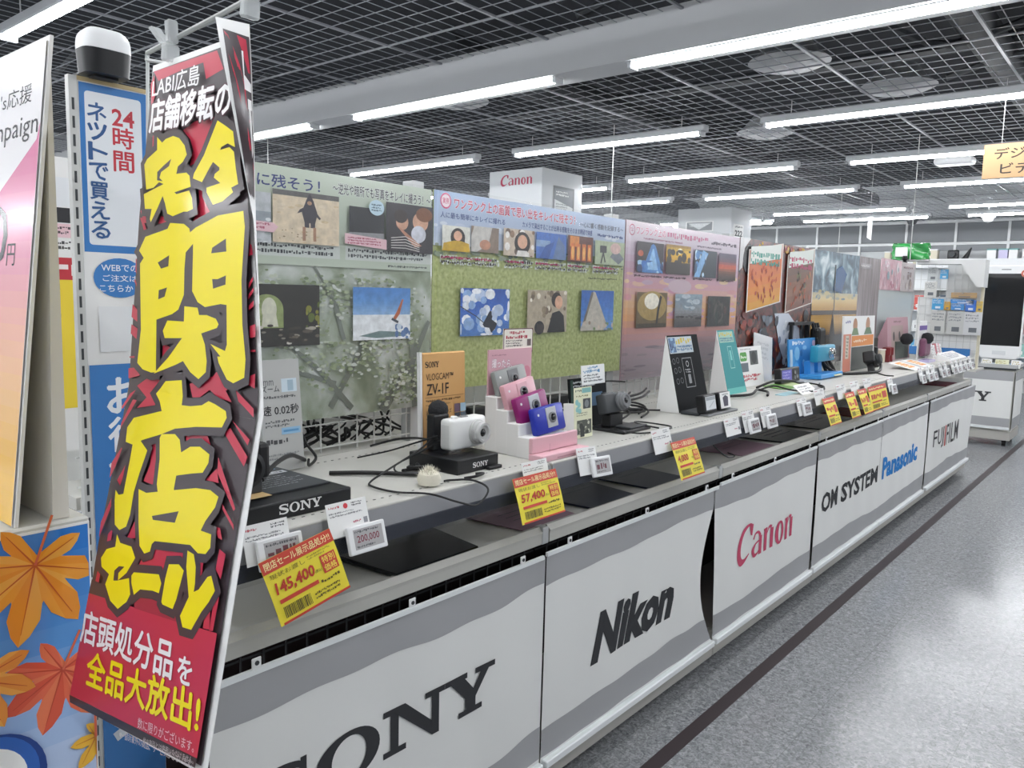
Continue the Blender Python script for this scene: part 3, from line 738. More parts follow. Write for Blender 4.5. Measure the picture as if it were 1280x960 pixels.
def d(p, w, h, r):
    gradient(p, 0, 0, w, h, ['#4b7dc0', '#3a6cc4', '#2a55ad']); blobs(p, 0, 0, w, h, 46, ['#dfe7f1', '#b9cbe6', '#8db0de', '#eef2f8'], .03, r, .8)
    p.stroke([(0, h*.62), (w*.3, h*.42), (w*.5, h*.24)], h*.02, '#2a2e3a'); c = '#1c2130'
    p.poly([(w*.44, h*.24), (w*.58, h*.52), (w*.62, h*.52), (w*.63, h*.34), (w*.74, h*.25), (w*.70, h*.14), (w*.62, h*.05), (w*.58, h*.16), (w*.48, h*.18)], c); p.ell(w*.61, h*.40, w*.03, h*.04, c)
photo(t, fn, .124, 1.396, .386, 1.562, d, 'figure leaping in blue sky')
def d(p, w, h, r):
    p.rect(0, 0, w, h, '#b3a690', 3, 3); blobs(p, 0, h*.3, w, h, 22, ['#e6dfcd', '#f3eee2', '#8f8069', '#7a6a58'], .016, r); c = '#1b1a1c'
    p.poly([(w*.5, 0), (w*.96, 0), (w*.92, h*.40), (w*.80, h*.52), (w*.62, h*.46)], c); p.ell(w*.72, h*.78, w*.13, h*.18, '#2a201c'); p.ell(w*.78, h*.72, w*.10, h*.16, SK); p.ell(w*.3, h*.12, w*.12, h*.16, c); p.rect(w*.24, 0, w*.4, h*.2, '#37302e')
photo(t, fn, .492, 1.398, .746, 1.562, d, 'person turned sideways in a crowd')
def d(p, w, h, r):
    gradient(p, 0, 0, w, h, ['#5f93d0', '#3f78c4', '#2f63b4']); p.poly([(w*.0, h*.05), (w*.36, h*.98), (w*.42, h*.95), (w*.82, h*.1), (w*.7, 0), (0, 0)], '#b9b3a6'); p.stroke([(w*.1, h*.2), (w*.33, h*.95)], w*.06, '#726b62')
    blobs(p, 0, 0, w, h*.24, 18, ['#8c7a6c', '#c3b3a3', '#6f8a58'], .012, r)
photo(t, fn, .846, 1.399, 1.092, 1.567, d, 'stone tower under blue sky')

# --- poster with sunset sea
t, fn = poster('pinkish sunset sea poster with seven small photographs', 3.048, 4.238, 1.165, 1.882, DUSK, .3)
p = Print(); r = random.Random(5)
p.l += 1; n = 24; cs = [lin(c) for c in ('#8f8086', '#9a8a90', '#a58b92', '#c08a86', '#d8a06f', '#d9b08a', '#cfa0a8', '#c7a2b2', '#c9b6c6', '#d3c6d2', '#c9b4c2')]
for i in range(n):
    tt = (i+.5)/n*(len(cs)-1); k = int(tt); f = tt-k; c = tuple(a*(1-f)+b*f for a, b in zip(cs[k], cs[min(k+1, len(cs)-1)]))
    p.rect(0, 1.166+.715*i/n, 1.188, 1.166+.715*(i+1)/n, c, 24, 1, lay=p.l)
blobs(p, 0, 1.44, 1.18, 1.66, 60, ['#d39a9c', '#c995a8', '#dcb3a2', '#c3a7ba', '#e0c0a0'], .07, r, .22); p.ell(.52, 1.60, .12, .035, '#cbb3bd', 22)
blobs(p, 0, 1.175, 1.18, 1.34, 60, ['#917f86', '#a08a90', '#7f7078'], .08, r, .1)
p.ring(.05, 1.842, .021, .025, '#b04a66'); p.lines(.036, 1.834, .064, 1.852, 2, '#b04a66')
p.text('ワンランク上の', .085, 1.826, .034, '#c05a7c', w=.27, bold=.025, outline='#efe0e8', ow=.05); p.lines(.37, 1.826, .80, 1.854, 1, '#b6557a', fill=.9, ragged=.02); p.lines(.84, 1.822, 1.15, 1.842, 1, '#4b434f', fill=.85, ragged=.02)
p.lines(.15, 1.804, .60, 1.816, 1, '#94506c'); p.lines(.68, 1.798, 1.05, 1.812, 1, '#5e4b60')
for x0, x1 in ((.08, .33), (.35, .60), (.65, .9), (.92, 1.14)): p.lines(x0, 1.632, x1, 1.648, 1, '#5a4a54', ragged=.2)
p.build('print', GLOSSINK, t, fn=fn)
def d(p, w, h, r):
    p.rect(0, 0, w, h, '#241a22', 3, 3); p.poly([(w*.2, 0), (w*.52, h*.92), (w*.6, h*.96), (w*.68, h*.9), (w, 0)], '#4a86c8'); p.poly([(w*.4, h*.1), (w*.57, h*.8), (w*.62, h*.8), (w*.8, h*.1)], '#8fc0ea'); blobs(p, 0, 0, w, h*.4, 14, ['#2f6fc0', '#a8d0ee', '#1d3d70'], .03, r); p.ell(w*.14, h*.62, w*.1, h*.1, '#c85a34')
photo(t, fn, .083, 1.656, .328, 1.794, d, 'blue lit monument at night')
def d(p, w, h, r):
    gradient(p, 0, 0, w, h, ['#2a2018', '#4b3416', '#d8a21a', '#e9bb28', '#8f6a1a']); p.ell(w*.55, h*.8, w*.1, h*.1, '#fbf3c8'); blobs(p, 0, h*.3, w, h*.85, 16, ['#2a2214', '#3a2f18'], .03, r); p.rect(0, 0, w, h*.4, '#2c2119')
photo(t, fn, .352, 1.657, .600, 1.797, d, 'yellow sky behind dark trees')
def d(p, w, h, r): p.rect(0, 0, w, h, '#22303c', 3, 3); p.poly([(0, 0), (w*.35, h), (w*.6, h*.9), (w*.3, h*.2), (w*.25, 0)], '#7fb0dd'); blobs(p, 0, 0, w*.5, h, 14, ['#4d86c0', '#c3dcef', '#27496f'], .03, r)
photo(t, fn, .645, 1.650, .895, 1.788, d, 'blue waterfall')
def d(p, w, h, r): gradient(p, 0, 0, w, h, ['#3a2a26', '#50352c', '#7a4630', '#d2552c', '#6a4452', '#55485c', '#5b4f66'])
photo(t, fn, .922, 1.643, 1.138, 1.785, d, 'red evening horizon')
def d(p, w, h, r):
    p.rect(0, 0, w, h, '#6a5634', 3, 3); p.ell(w*.5, h*.62, w*.48, h*.42, '#a58a4c'); p.ell(w*.48, h*.75, w*.24, h*.23, '#efe9d8'); p.stroke([(w*.66, h*.05), (w*.70, h*.5), (w*.78, h*.9)], w*.07, '#241d16'); p.rect(0, 0, w, h*.12, '#40351f')
photo(t, fn, .100, 1.402, .382, 1.566, d, 'surfer before a low sun')
def d(p, w, h, r): gradient(p, 0, 0, w, h, ['#3c3a3c', '#56504f', '#8b8f92', '#7d8c99', '#93a6b4']); blobs(p, 0, h*.15, w, h*.35, 14, ['#262326', '#3a3434'], .03, r, .3); blobs(p, 0, h*.5, w, h, 14, ['#b5c0c8', '#7f8f9c'], .05, r, .3)
photo(t, fn, .461, 1.398, .751, 1.563, d, 'grey clouds over a shore')
def d(p, w, h, r): p.rect(0, 0, w, h, '#2c2a28', 3, 3); p.ring(w*.5, h*.48, .035, .06, '#4d4640'); blobs(p, 0, 0, w, h, 22, ['#3d3b34', '#4b3430', '#26312c', '#1d1c1c'], .025, r)
photo(t, fn, .816, 1.396, 1.088, 1.556, d, 'dark photo with a faint ring')

# --- autumn poster
t, fn = poster('autumn leaf poster with two tilted framed pictures', 4.247, 5.430, 1.08, 1.886, AUT, 1.9, .003)
p = Print(); r = random.Random(6)
p.poly([(.0, 1.886), (.14, 1.886), (.06, 1.83), (.04, 1.72), (.0, 1.70)], '#d8d6d6'); p.ell(.13, 1.77, .085, .085, '#2f2d31', 22)
p.poly([(.55, 1.46), (.78, 1.46), (.98, 1.36), (1.05, 1.16), (.78, 1.12), (.66, 1.25)], '#c9d0dc'); blobs(p, .62, 1.13, 1.0, 1.42, 24, ['#aeb9ca', '#dfe5ec', '#7d8798'], .03, r)
blobs(p, .3, 1.10, .62, 1.45, 30, ['#3d4452', '#59606c', '#6b7480', '#2c2f38'], .05, r); blobs(p, 1.0, 1.1, 1.18, 1.5, 16, ['#3a4048', '#525a64'], .05, r)
blobs(p, .0, 1.10, .3, 1.5, 40, ['#8a3a30', '#6b2f2c', '#a14f3c', '#4c2b2b'], .04, r, .6); blobs(p, .2, 1.83, 1.18, 1.88, 40, ['#b98a2e', '#a4502e', '#8f3a34', '#c9a040'], .03, r, .6)
p.build('print', GLOSSINK, t, fn=fn)
def framed(x0, z0, x1, z1, cols, leaf, lab, seed, callc):
    r = random.Random(seed); p = Print(); sk = .06
    Q = lambda u, v: (x0+(x1-x0)*u, z0+(z1-z0)*v+sk*(u-.5))
    p.poly([Q(-.03, -.02), Q(1.03, -.02), Q(1.03, 1.02), Q(-.03, 1.02)], '#e6dcd2'); p.l += 1
    cs = [lin(c) for c in cols]
    for i in range(8):
        f = i/7*(len(cs)-1); k = min(int(f), len(cs)-2); f -= k; c = tuple(a*(1-f)+b*f for a, b in zip(cs[k], cs[k+1]))
        p.poly([Q(0, i/8), Q(1, i/8), Q(1, (i+1)/8), Q(0, (i+1)/8)], c, lay=p.l)
    for _ in range(34):
        u, v = r.uniform(.08, .9), r.uniform(.12, .72); a = r.uniform(-2.2, -.9); l = r.uniform(.05, .14)
        p.stroke([Q(u, v), Q(u+l*.4*cos(a), v+l*.5*sin(a)), Q(min(.98, u+l*cos(a)), max(.02, v+l*sin(a)))], [.006, .022, .002], r.choice(leaf))
    p.poly([Q(.0, .78), Q(.95, .76), Q(.97, 1.0), Q(.02, 1.06)], '#dfe4dd')
    for k, (va, vb) in enumerate(((.80, .90), (.92, 1.02))):
        a = Q(.03, va); p.lines(a[0], a[1]-.01, a[0]+(x1-x0)*.88, a[1]+(vb-va)*(z1-z0)-.01, 1, callc, fill=.95, ragged=.05)
    q = p.build('framed_picture', GLOSSINK, t, fn=lambda u, v, o: fn(u, v, o+.0065)); q['label'] = lab
framed(.12, 1.505, .60, 1.85, ['#d79a3a', '#d9823a', '#d8784a', '#cf7a62'], ['#a8432a', '#b5522c', '#8f3a28'], 'orange maple picture with pale lettering', 1, '#4f9a8a')
framed(.71, 1.50, 1.16, 1.85, ['#7a4a36', '#8c5a40', '#6f5040', '#7c5a48'], ['#a84e34', '#5a3a30', '#b0653c', '#6b6a45'], 'brown autumn picture with pink lettering', 2, '#b84a6a')

# --- sky and wood posters
t, fn = poster('stormy blue sky poster above a golden sunset shore', 5.438, 6.43, 1.10, 1.888, STORM, .8, .003)
p = Print(); r = random.Random(8)
gradient(p, 0, 1.47, .99, 1.60, ['#b58a4a', '#cda765', '#d9c08a', '#b9b39a']); p.rect(0, 1.445, .99, 1.475, '#4b4038'); gradient(p, 0, 1.28, .99, 1.445, ['#4a4038', '#a5814c', '#c9a261', '#b08a52']); p.rect(0, 1.10, .99, 1.30, '#3b3a3c', 4, 2)
blobs(p, 0, 1.55, .99, 1.62, 30, ['#7b8a90', '#a8a890', '#c4b68c'], .05, r, .4); p.poly([(.42, 1.62), (.60, 1.60), (.70, 1.74), (.58, 1.80), (.46, 1.77)], '#345a86'); p.stroke([(.44, 1.80), (.46, 1.5), (.40, 1.2)], .018, '#2c2a2b')
p.poly([(.36, 1.16), (.44, 1.48), (.56, 1.16)], '#2f2b2b'); blobs(p, 0, 1.11, .99, 1.27, 40, ['#2b2b30', '#4c4a4a', '#5a5148'], .05, r, .5)
p.build('print', GLOSSINK, t, fn=fn)
t, fn = poster('greyish weathered wood poster beside the sunset shore poster', 6.436, 7.00, 1.22, 1.89, WOOD, .1, .003)
p = Print(); p.rect(.02, 1.80, .30, 1.84, '#a9a3a4'); p.lines(.03, 1.81, .28, 1.83, 1, '#e6e2e0'); p.build('print', GLOSSINK, t, fn=fn)
t, fn = poster('small pink flyer sheet pinned beyond the wood poster', 7.02, 7.65, 1.645, 1.905, PINKP, .4, .002)
p = Print(); r = random.Random(9); blobs(p, .05, 1.66, .55, 1.89, 20, ['#d8b6c0', '#c58a9a', '#9fb3b8', '#e7d8dc'], .05, r); p.lines(.05, 1.80, .3, 1.86, 2, '#e6d6da', fill=.8); p.build('print', GLOSSINK, t, fn=fn)
t, fn = poster('small grey flyer sheet at the end of the poster row', 7.66, 8.10, 1.64, 1.90, mat('grey_flyer', '#b7aeae', .4), .4, .002)
p = Print(); p.lines(.05, 1.84, .4, 1.87, 1, '#8a6a70'); blobs(p, .05, 1.66, .4, 1.82, 10, ['#9a8a86', '#cfc4c0', '#a58f88'], .05, r); p.build('print', GLOSSINK, t, fn=fn)
o = onebox('backing_board', (PX-.02, 6.99, 1.10), (PX-.005, 8.12, 1.66), mat('pale_board', '#b9c1c1', .3)); tag(o, 'plain pale backing board under the pink flyers', 'board')

# ------------------------------------------------------------------ hanging red and yellow sale banner
def BY(z): return .429+(z-1.4315)*(.1071 if z > 1.4315 else .2013)
def bfn(u, v, o): return (u, BY(v)-.0006-o, v)
ban = thing('hanging_banner', 'tall red and black banner with brushed yellow characters hanging from clips', 'banner', (0, 0, 0))
def brow(t):
    L = [(-.9497, 1.8052), (-.9494, 1.4315), (-.9497, 1.0594)]; Rr_ = [(-.7532, 1.8072), (-.6673, 1.4280), (-.6644, 1.0881)]
    k = 0 if t < .5 else 1; f = t*2-k
    lerp = lambda a, b: (a[0]+(b[0]-a[0])*f, a[1]+(b[1]-a[1])*f)
    return lerp(L[k], L[k+1]), lerp(Rr_[k], Rr_[k+1])
def bs(u, v):
    a, b = brow(1-v); x = a[0]+(b[0]-a[0])*u; z = a[1]+(b[1]-a[1])*u
    return (x, BY(z)+.0012, z)
G().grid(bs, 12, 40).build('sheet', 'card_white', ban, smooth=True, solid=-.0008)
RED = '#c2334a'; DK = '#463c40'; YE = '#f2e019'; WH = '#eeecec'
p = Print()
inner = [(-0.9445, 1.797), (-0.7565, 1.7998), (-0.7173, 1.6198), (-0.6765, 1.4485), (-0.6746, 1.4216), (-0.6763, 1.2915), (-0.6721, 1.0962), (-0.9517, 1.0698), (-0.9542, 1.2449), (-0.945, 1.4225), (-0.9512, 1.6299)]
p.poly(inner[:5]+[inner[4]]+inner[9:], DK); p.poly([inner[9], inner[4], inner[5], inner[6], inner[7], inner[8]], DK)
for q in ([(-0.942, 1.7968), (-0.8032, 1.7972), (-0.7873, 1.7754), (-0.8213, 1.7701), (-0.8298, 1.789), (-0.8749, 1.7883), (-0.929, 1.7842)], [(-0.8623, 1.7201), (-0.8377, 1.7273), (-0.7891, 1.7272), (-0.8086, 1.7103), (-0.8232, 1.6825), (-0.8421, 1.6792), (-0.8368, 1.6956), (-0.8446, 1.7082)], [(-0.8187, 1.6528), (-0.7996, 1.6506), (-0.7815, 1.6276), (-0.825, 1.6188), (-0.8147, 1.6389)],
          [(-0.8967, 1.6216), (-0.8875, 1.6305), (-0.8793, 1.6189)], [(-0.9322, 1.7215), (-0.9214, 1.7225), (-0.9228, 1.7037), (-0.9304, 1.7044)], [(-0.9483, 1.6954), (-0.9408, 1.6969), (-0.9392, 1.6755), (-0.9453, 1.6631)], [(-0.9477, 1.6354), (-0.9396, 1.6414), (-0.9295, 1.6207), (-0.9363, 1.621)], [(-0.9465, 1.7826), (-0.9391, 1.7921), (-0.933, 1.768), (-0.9397, 1.7541)],
          [(-0.8971, 1.6276), (-0.8818, 1.6249), (-0.8821, 1.6187), (-0.9022, 1.6191)], [(-0.8249, 1.6215), (-0.7895, 1.6239), (-0.8148, 1.6182)], [(-0.9467, 1.6276), (-0.9412, 1.6274), (-0.9247, 1.6087), (-0.9283, 1.6035)], [(-0.9497, 1.5803), (-0.9338, 1.5674), (-0.931, 1.5503), (-0.9486, 1.5652)], [(-0.9491, 1.5566), (-0.9267, 1.5375), (-0.9271, 1.5343), (-0.9484, 1.5523)],
          [(-0.9488, 1.5263), (-0.9327, 1.5182), (-0.9266, 1.5034), (-0.9491, 1.5111)], [(-0.9477, 1.5025), (-0.927, 1.497), (-0.9232, 1.4822), (-0.9478, 1.4917)], [(-0.8683, 1.4854), (-0.8488, 1.4804), (-0.8678, 1.469)], [(-0.7531, 1.524), (-0.7428, 1.5253), (-0.742, 1.5197)], [(-0.7509, 1.4978), (-0.7411, 1.502), (-0.7401, 1.4956)],
          [(-0.709, 1.5924), (-0.7055, 1.5906), (-0.7026, 1.5815), (-0.7098, 1.5798)], [(-0.705, 1.5536), (-0.6985, 1.5599), (-0.698, 1.5564), (-0.7051, 1.5473)], [(-0.7043, 1.5419), (-0.6963, 1.5492), (-0.6952, 1.5456), (-0.7037, 1.5374)], [(-0.7018, 1.5311), (-0.6939, 1.5367), (-0.6931, 1.5313), (-0.7011, 1.5266)], [(-0.6973, 1.5114), (-0.6874, 1.5137), (-0.6856, 1.5013), (-0.6956, 1.4998)],
          [(-0.6927, 1.4883), (-0.6839, 1.4892), (-0.6836, 1.4871), (-0.6924, 1.4862)], [(-0.9448, 1.4647), (-0.9244, 1.4672), (-0.923, 1.4641), (-0.9445, 1.4632)], [(-0.9448, 1.4506), (-0.9134, 1.4552), (-0.9162, 1.4444), (-0.9429, 1.4389)], [(-0.77, 1.4451), (-0.7509, 1.462), (-0.7255, 1.4548), (-0.7276, 1.4454), (-0.773, 1.441)], [(-0.6888, 1.4634), (-0.6805, 1.4659), (-0.6791, 1.4518), (-0.6907, 1.4543)],
          [(-0.9198, 1.4323), (-0.8938, 1.4446), (-0.8667, 1.4437), (-0.8775, 1.4297), (-0.8702, 1.4154), (-0.9111, 1.4078), (-0.8928, 1.4217)], [(-0.8018, 1.4452), (-0.7664, 1.4564), (-0.744, 1.4564), (-0.7316, 1.4458), (-0.7174, 1.4346), (-0.7448, 1.4367), (-0.7606, 1.443), (-0.7782, 1.4333), (-0.7937, 1.4317)], [(-0.7123, 1.4476), (-0.6778, 1.4323), (-0.6756, 1.4242), (-0.7055, 1.4368)],
          [(-0.8627, 1.3748), (-0.848, 1.3768), (-0.8366, 1.3503), (-0.8451, 1.3313), (-0.8675, 1.3317), (-0.8587, 1.3511)], [(-0.7947, 1.3921), (-0.7516, 1.3968), (-0.741, 1.3865), (-0.7644, 1.3892), (-0.7899, 1.3837)], [(-0.7229, 1.4043), (-0.7121, 1.4095), (-0.6745, 1.3866), (-0.6783, 1.3769)], [(-0.7109, 1.4172), (-0.676, 1.403), (-0.6776, 1.3972)],
          [(-0.7242, 1.3679), (-0.7165, 1.3549), (-0.7417, 1.3536)], [(-0.9265, 1.3651), (-0.9381, 1.3367), (-0.9474, 1.3218), (-0.9491, 1.3395)], [(-0.9089, 1.35), (-0.9186, 1.3178), (-0.9279, 1.3228)], [(-0.9316, 1.3067), (-0.93, 1.2959), (-0.9486, 1.2524), (-0.9503, 1.2699)], [(-0.8671, 1.2927), (-0.8614, 1.2707), (-0.8824, 1.2652)],
          [(-0.809, 1.2706), (-0.7665, 1.2769), (-0.749, 1.2769), (-0.7529, 1.2712), (-0.8012, 1.2602)], [(-0.7108, 1.3135), (-0.7003, 1.3138), (-0.6938, 1.304), (-0.7009, 1.3044)], [(-0.7241, 1.3793), (-0.6796, 1.3363), (-0.6823, 1.334), (-0.7213, 1.3645)], [(-0.704, 1.3373), (-0.6786, 1.3218), (-0.6764, 1.3168), (-0.7017, 1.3321)], [(-0.9176, 1.2698), (-0.9168, 1.2547), (-0.9259, 1.2462), (-0.9268, 1.2613)],
          [(-0.9307, 1.4224), (-0.9184, 1.428), (-0.9432, 1.4032), (-0.9464, 1.4051)], [(-0.9214, 1.4166), (-0.9119, 1.4165), (-0.9399, 1.3811), (-0.9399, 1.3878)],
          [(-0.8365, 1.2614), (-0.759, 1.2861), (-0.7512, 1.2777), (-0.7863, 1.2595), (-0.788, 1.241), (-0.7987, 1.2488), (-0.8463, 1.2403)], [(-0.9368, 1.2163), (-0.9287, 1.221), (-0.9286, 1.1954), (-0.9382, 1.1944)], [(-0.6946, 1.2951), (-0.6827, 1.2929), (-0.6842, 1.2687), (-0.6955, 1.2756)], [(-0.7305, 1.2897), (-0.7201, 1.2871), (-0.7179, 1.2655), (-0.7216, 1.2621)], [(-0.7028, 1.2401), (-0.6935, 1.2401), (-0.6894, 1.2197), (-0.7004, 1.2178)], [(-0.6899, 1.2506), (-0.6815, 1.2527), (-0.6828, 1.2204), (-0.6891, 1.2186)]):
    p.poly(q, RED)
p.poly([(-0.9476, 1.1891), (-0.838, 1.2015), (-0.7494, 1.2116), (-0.6751, 1.2202), (-0.6746, 1.1041), (-0.9521, 1.0712)], RED)
p.poly([(-0.8444, 1.2192), (-0.7872, 1.2309), (-0.7475, 1.2209), (-0.7443, 1.2113), (-0.8378, 1.2008)], '#a32c40')
for q in ([(-0.9476, 1.1891), (-0.9023, 1.1944), (-0.8977, 1.2073), (-0.9459, 1.2054)],): p.poly(q, DK)
p.poly([(-0.9521, 1.0712), (-0.6746, 1.1041), (-0.675, 1.0952), (-0.9483, 1.0639)], '#3a3436')
# brushed characters, each a set of strokes with a dark rim
YG = []
YG.append(([(-0.9119, 1.7173), (-0.8991, 1.7097), (-0.8912, 1.713), (-0.8748, 1.7146), (-0.8609, 1.7109), (-0.8475, 1.7016), (-0.8411, 1.691), (-0.8487, 1.6837), (-0.8588, 1.6796), (-0.8609, 1.6717), (-0.8389, 1.6714), (-0.8317, 1.6675), (-0.8275, 1.6554), (-0.8618, 1.6516), (-0.8574, 1.6493), (-0.83, 1.6516), (-0.823, 1.6433), (-0.8192, 1.6313), (-0.8305, 1.6289), (-0.8383, 1.6293), (-0.8618, 1.6253), (-0.8747, 1.6289), (-0.8815, 1.6405), (-0.8883, 1.6491), (-0.8989, 1.6352), (-0.9117, 1.6207), (-0.9145, 1.6244), (-0.912, 1.6358), (-0.9284, 1.6366), (-0.9339, 1.6539), (-0.9049, 1.6594), (-0.8883, 1.6625), (-0.8993, 1.6653), (-0.9114, 1.6598), (-0.9289, 1.6589), (-0.9381, 1.6882), (-0.9323, 1.694), (-0.9095, 1.7025)], [[(-0.904, 1.6677), (-0.9051, 1.6771), (-0.8935, 1.6824), (-0.875, 1.6894), (-0.8788, 1.6816), (-0.896, 1.6764), (-0.8988, 1.67), (-0.8905, 1.6657)]]))
YG.append(([(-0.7828, 1.7208), (-0.7658, 1.7132), (-0.7509, 1.7059), (-0.7451, 1.6897), (-0.7596, 1.6948), (-0.7714, 1.6922), (-0.7728, 1.6895), (-0.7555, 1.6907), (-0.7462, 1.6851), (-0.7403, 1.668), (-0.7336, 1.6519), (-0.746, 1.6491), (-0.7419, 1.6442), (-0.7614, 1.636), (-0.7788, 1.6335), (-0.7936, 1.6474), (-0.7943, 1.6522), (-0.7677, 1.6552), (-0.7812, 1.6618), (-0.7799, 1.6655), (-0.7715, 1.6687), (-0.7719, 1.6715), (-0.7854, 1.6783), (-0.7918, 1.6722), (-0.8045, 1.6587), (-0.8242, 1.664), (-0.823, 1.6688), (-0.805, 1.6868)], []))
YG.append(([(-0.9218, 1.6044), (-0.8714, 1.6118), (-0.8662, 1.6181), (-0.8358, 1.616), (-0.8233, 1.6106), (-0.8194, 1.6027), (-0.812, 1.5946), (-0.8271, 1.5851), (-0.8271, 1.5672), (-0.824, 1.5395), (-0.8334, 1.5234), (-0.8465, 1.5179), (-0.8807, 1.5106), (-0.8727, 1.4521), (-0.8841, 1.4508), (-0.9041, 1.4528), (-0.9185, 1.4591), (-0.9158, 1.4975), (-0.9303, 1.5737), (-0.9223, 1.5801), (-0.935, 1.5887)], [[(-0.8878, 1.5745), (-0.8627, 1.5825), (-0.8629, 1.5703), (-0.8791, 1.5677)], [(-0.8804, 1.5436), (-0.8621, 1.5469), (-0.8659, 1.5367), (-0.88, 1.5333)]]))
YG.append(([(-0.8207, 1.6066), (-0.81, 1.6112), (-0.7676, 1.622), (-0.7202, 1.6245), (-0.7153, 1.6089), (-0.7136, 1.5562), (-0.7057, 1.5129), (-0.6952, 1.4791), (-0.6949, 1.4611), (-0.7136, 1.454), (-0.7258, 1.4566), (-0.7436, 1.472), (-0.747, 1.4783), (-0.7411, 1.4787), (-0.7622, 1.4902), (-0.7334, 1.4848), (-0.7309, 1.4914), (-0.7374, 1.531), (-0.749, 1.5316), (-0.7787, 1.5276), (-0.7942, 1.5324), (-0.8073, 1.5438), (-0.8117, 1.5848), (-0.8132, 1.5947), (-0.8221, 1.6027)], [[(-0.7744, 1.5834), (-0.7734, 1.5891), (-0.7483, 1.5979), (-0.7454, 1.5848)], [(-0.7686, 1.5568), (-0.758, 1.5568), (-0.7428, 1.5607), (-0.7422, 1.5514), (-0.7654, 1.5469)]]))
YG.append(([(-0.821, 1.5273), (-0.7934, 1.5266), (-0.7892, 1.519), (-0.7739, 1.5195), (-0.7555, 1.5164), (-0.7494, 1.511), (-0.7523, 1.5071), (-0.7819, 1.5), (-0.7729, 1.489), (-0.7668, 1.4722), (-0.7668, 1.4607), (-0.7803, 1.4523), (-0.7981, 1.4582), (-0.8151, 1.4687), (-0.8301, 1.4636), (-0.8775, 1.4501), (-0.8473, 1.4704), (-0.8208, 1.4931), (-0.8587, 1.491), (-0.8641, 1.4989), (-0.8556, 1.5105), (-0.8196, 1.511)], []))
YG.append(([(-0.8588, 1.4358), (-0.8493, 1.4441), (-0.8144, 1.4483), (-0.8098, 1.4321), (-0.8086, 1.422), (-0.7909, 1.4229), (-0.7686, 1.4263), (-0.757, 1.4318), (-0.7435, 1.4299), (-0.7222, 1.4255), (-0.7185, 1.4192), (-0.7243, 1.4089), (-0.7728, 1.4035), (-0.8144, 1.3964), (-0.8408, 1.3872), (-0.8809, 1.3756), (-0.9011, 1.3674), (-0.9195, 1.3682), (-0.9216, 1.3845), (-0.9095, 1.397), (-0.8491, 1.4114), (-0.8568, 1.4211), (-0.8681, 1.4285)], []))
YG.append(([(-0.9019, 1.3695), (-0.8849, 1.374), (-0.8662, 1.3659), (-0.8694, 1.3558), (-0.875, 1.3401), (-0.8807, 1.3178), (-0.8806, 1.2922), (-0.885, 1.2785), (-0.899, 1.2718), (-0.9123, 1.2752), (-0.9224, 1.3017), (-0.924, 1.3125), (-0.9151, 1.3085), (-0.9042, 1.3115), (-0.9022, 1.351)], []))
YG.append(([(-0.8408, 1.3872), (-0.8126, 1.3909), (-0.8008, 1.3863), (-0.794, 1.3741), (-0.7777, 1.3824), (-0.7592, 1.385), (-0.7389, 1.3801), (-0.7381, 1.3715), (-0.7458, 1.3606), (-0.769, 1.3559), (-0.7959, 1.3496), (-0.7964, 1.3365), (-0.7951, 1.3327), (-0.8285, 1.3269), (-0.8332, 1.3343), (-0.8359, 1.3608), (-0.8435, 1.3827)], []))
YG.append(([(-0.871, 1.3226), (-0.8527, 1.3216), (-0.7938, 1.3349), (-0.7536, 1.3438), (-0.7266, 1.3465), (-0.71, 1.3428), (-0.713, 1.3319), (-0.7261, 1.3162), (-0.7319, 1.3055), (-0.712, 1.3058), (-0.7098, 1.2931), (-0.7165, 1.2857), (-0.7304, 1.2833), (-0.7469, 1.288), (-0.8175, 1.2768), (-0.8224, 1.2727), (-0.8238, 1.2643), (-0.8352, 1.2597), (-0.8481, 1.2651), (-0.8586, 1.288)], [[(-0.8322, 1.3005), (-0.7793, 1.3156), (-0.7831, 1.303), (-0.8288, 1.297)]]))
YG.append(([(-0.903, 1.2664), (-0.8921, 1.2589), (-0.8654, 1.2605), (-0.853, 1.251), (-0.8667, 1.2314), (-0.8834, 1.2192), (-0.8593, 1.2277), (-0.8507, 1.2122), (-0.8561, 1.2027), (-0.8728, 1.1908), (-0.8928, 1.1946), (-0.9108, 1.2083), (-0.906, 1.2207), (-0.9267, 1.2244), (-0.9315, 1.2333), (-0.9218, 1.2454), (-0.9022, 1.2525)], [[(-0.8931, 1.2168), (-0.8947, 1.2276), (-0.886, 1.2344), (-0.8735, 1.2367), (-0.8846, 1.2272), (-0.8829, 1.2193)]]))
YG.append(([(-0.8548, 1.2315), (-0.8506, 1.2361), (-0.7979, 1.2464), (-0.79, 1.2392), (-0.7917, 1.2285), (-0.805, 1.2277), (-0.8312, 1.2225), (-0.8425, 1.2138), (-0.8521, 1.2241)], []))
YG.append(([(-0.7814, 1.2607), (-0.7622, 1.2651), (-0.7508, 1.2614), (-0.756, 1.2312), (-0.7601, 1.2206), (-0.7807, 1.2197), (-0.7839, 1.2215), (-0.7839, 1.2446)], []))
YG.append(([(-0.75, 1.2817), (-0.7373, 1.2808), (-0.73, 1.27), (-0.7265, 1.2548), (-0.7262, 1.2463), (-0.718, 1.2508), (-0.7063, 1.2658), (-0.7001, 1.2685), (-0.6895, 1.2567), (-0.697, 1.244), (-0.7071, 1.2317), (-0.7196, 1.2112), (-0.7361, 1.2091), (-0.744, 1.2181), (-0.7337, 1.2394), (-0.7473, 1.266)], []))
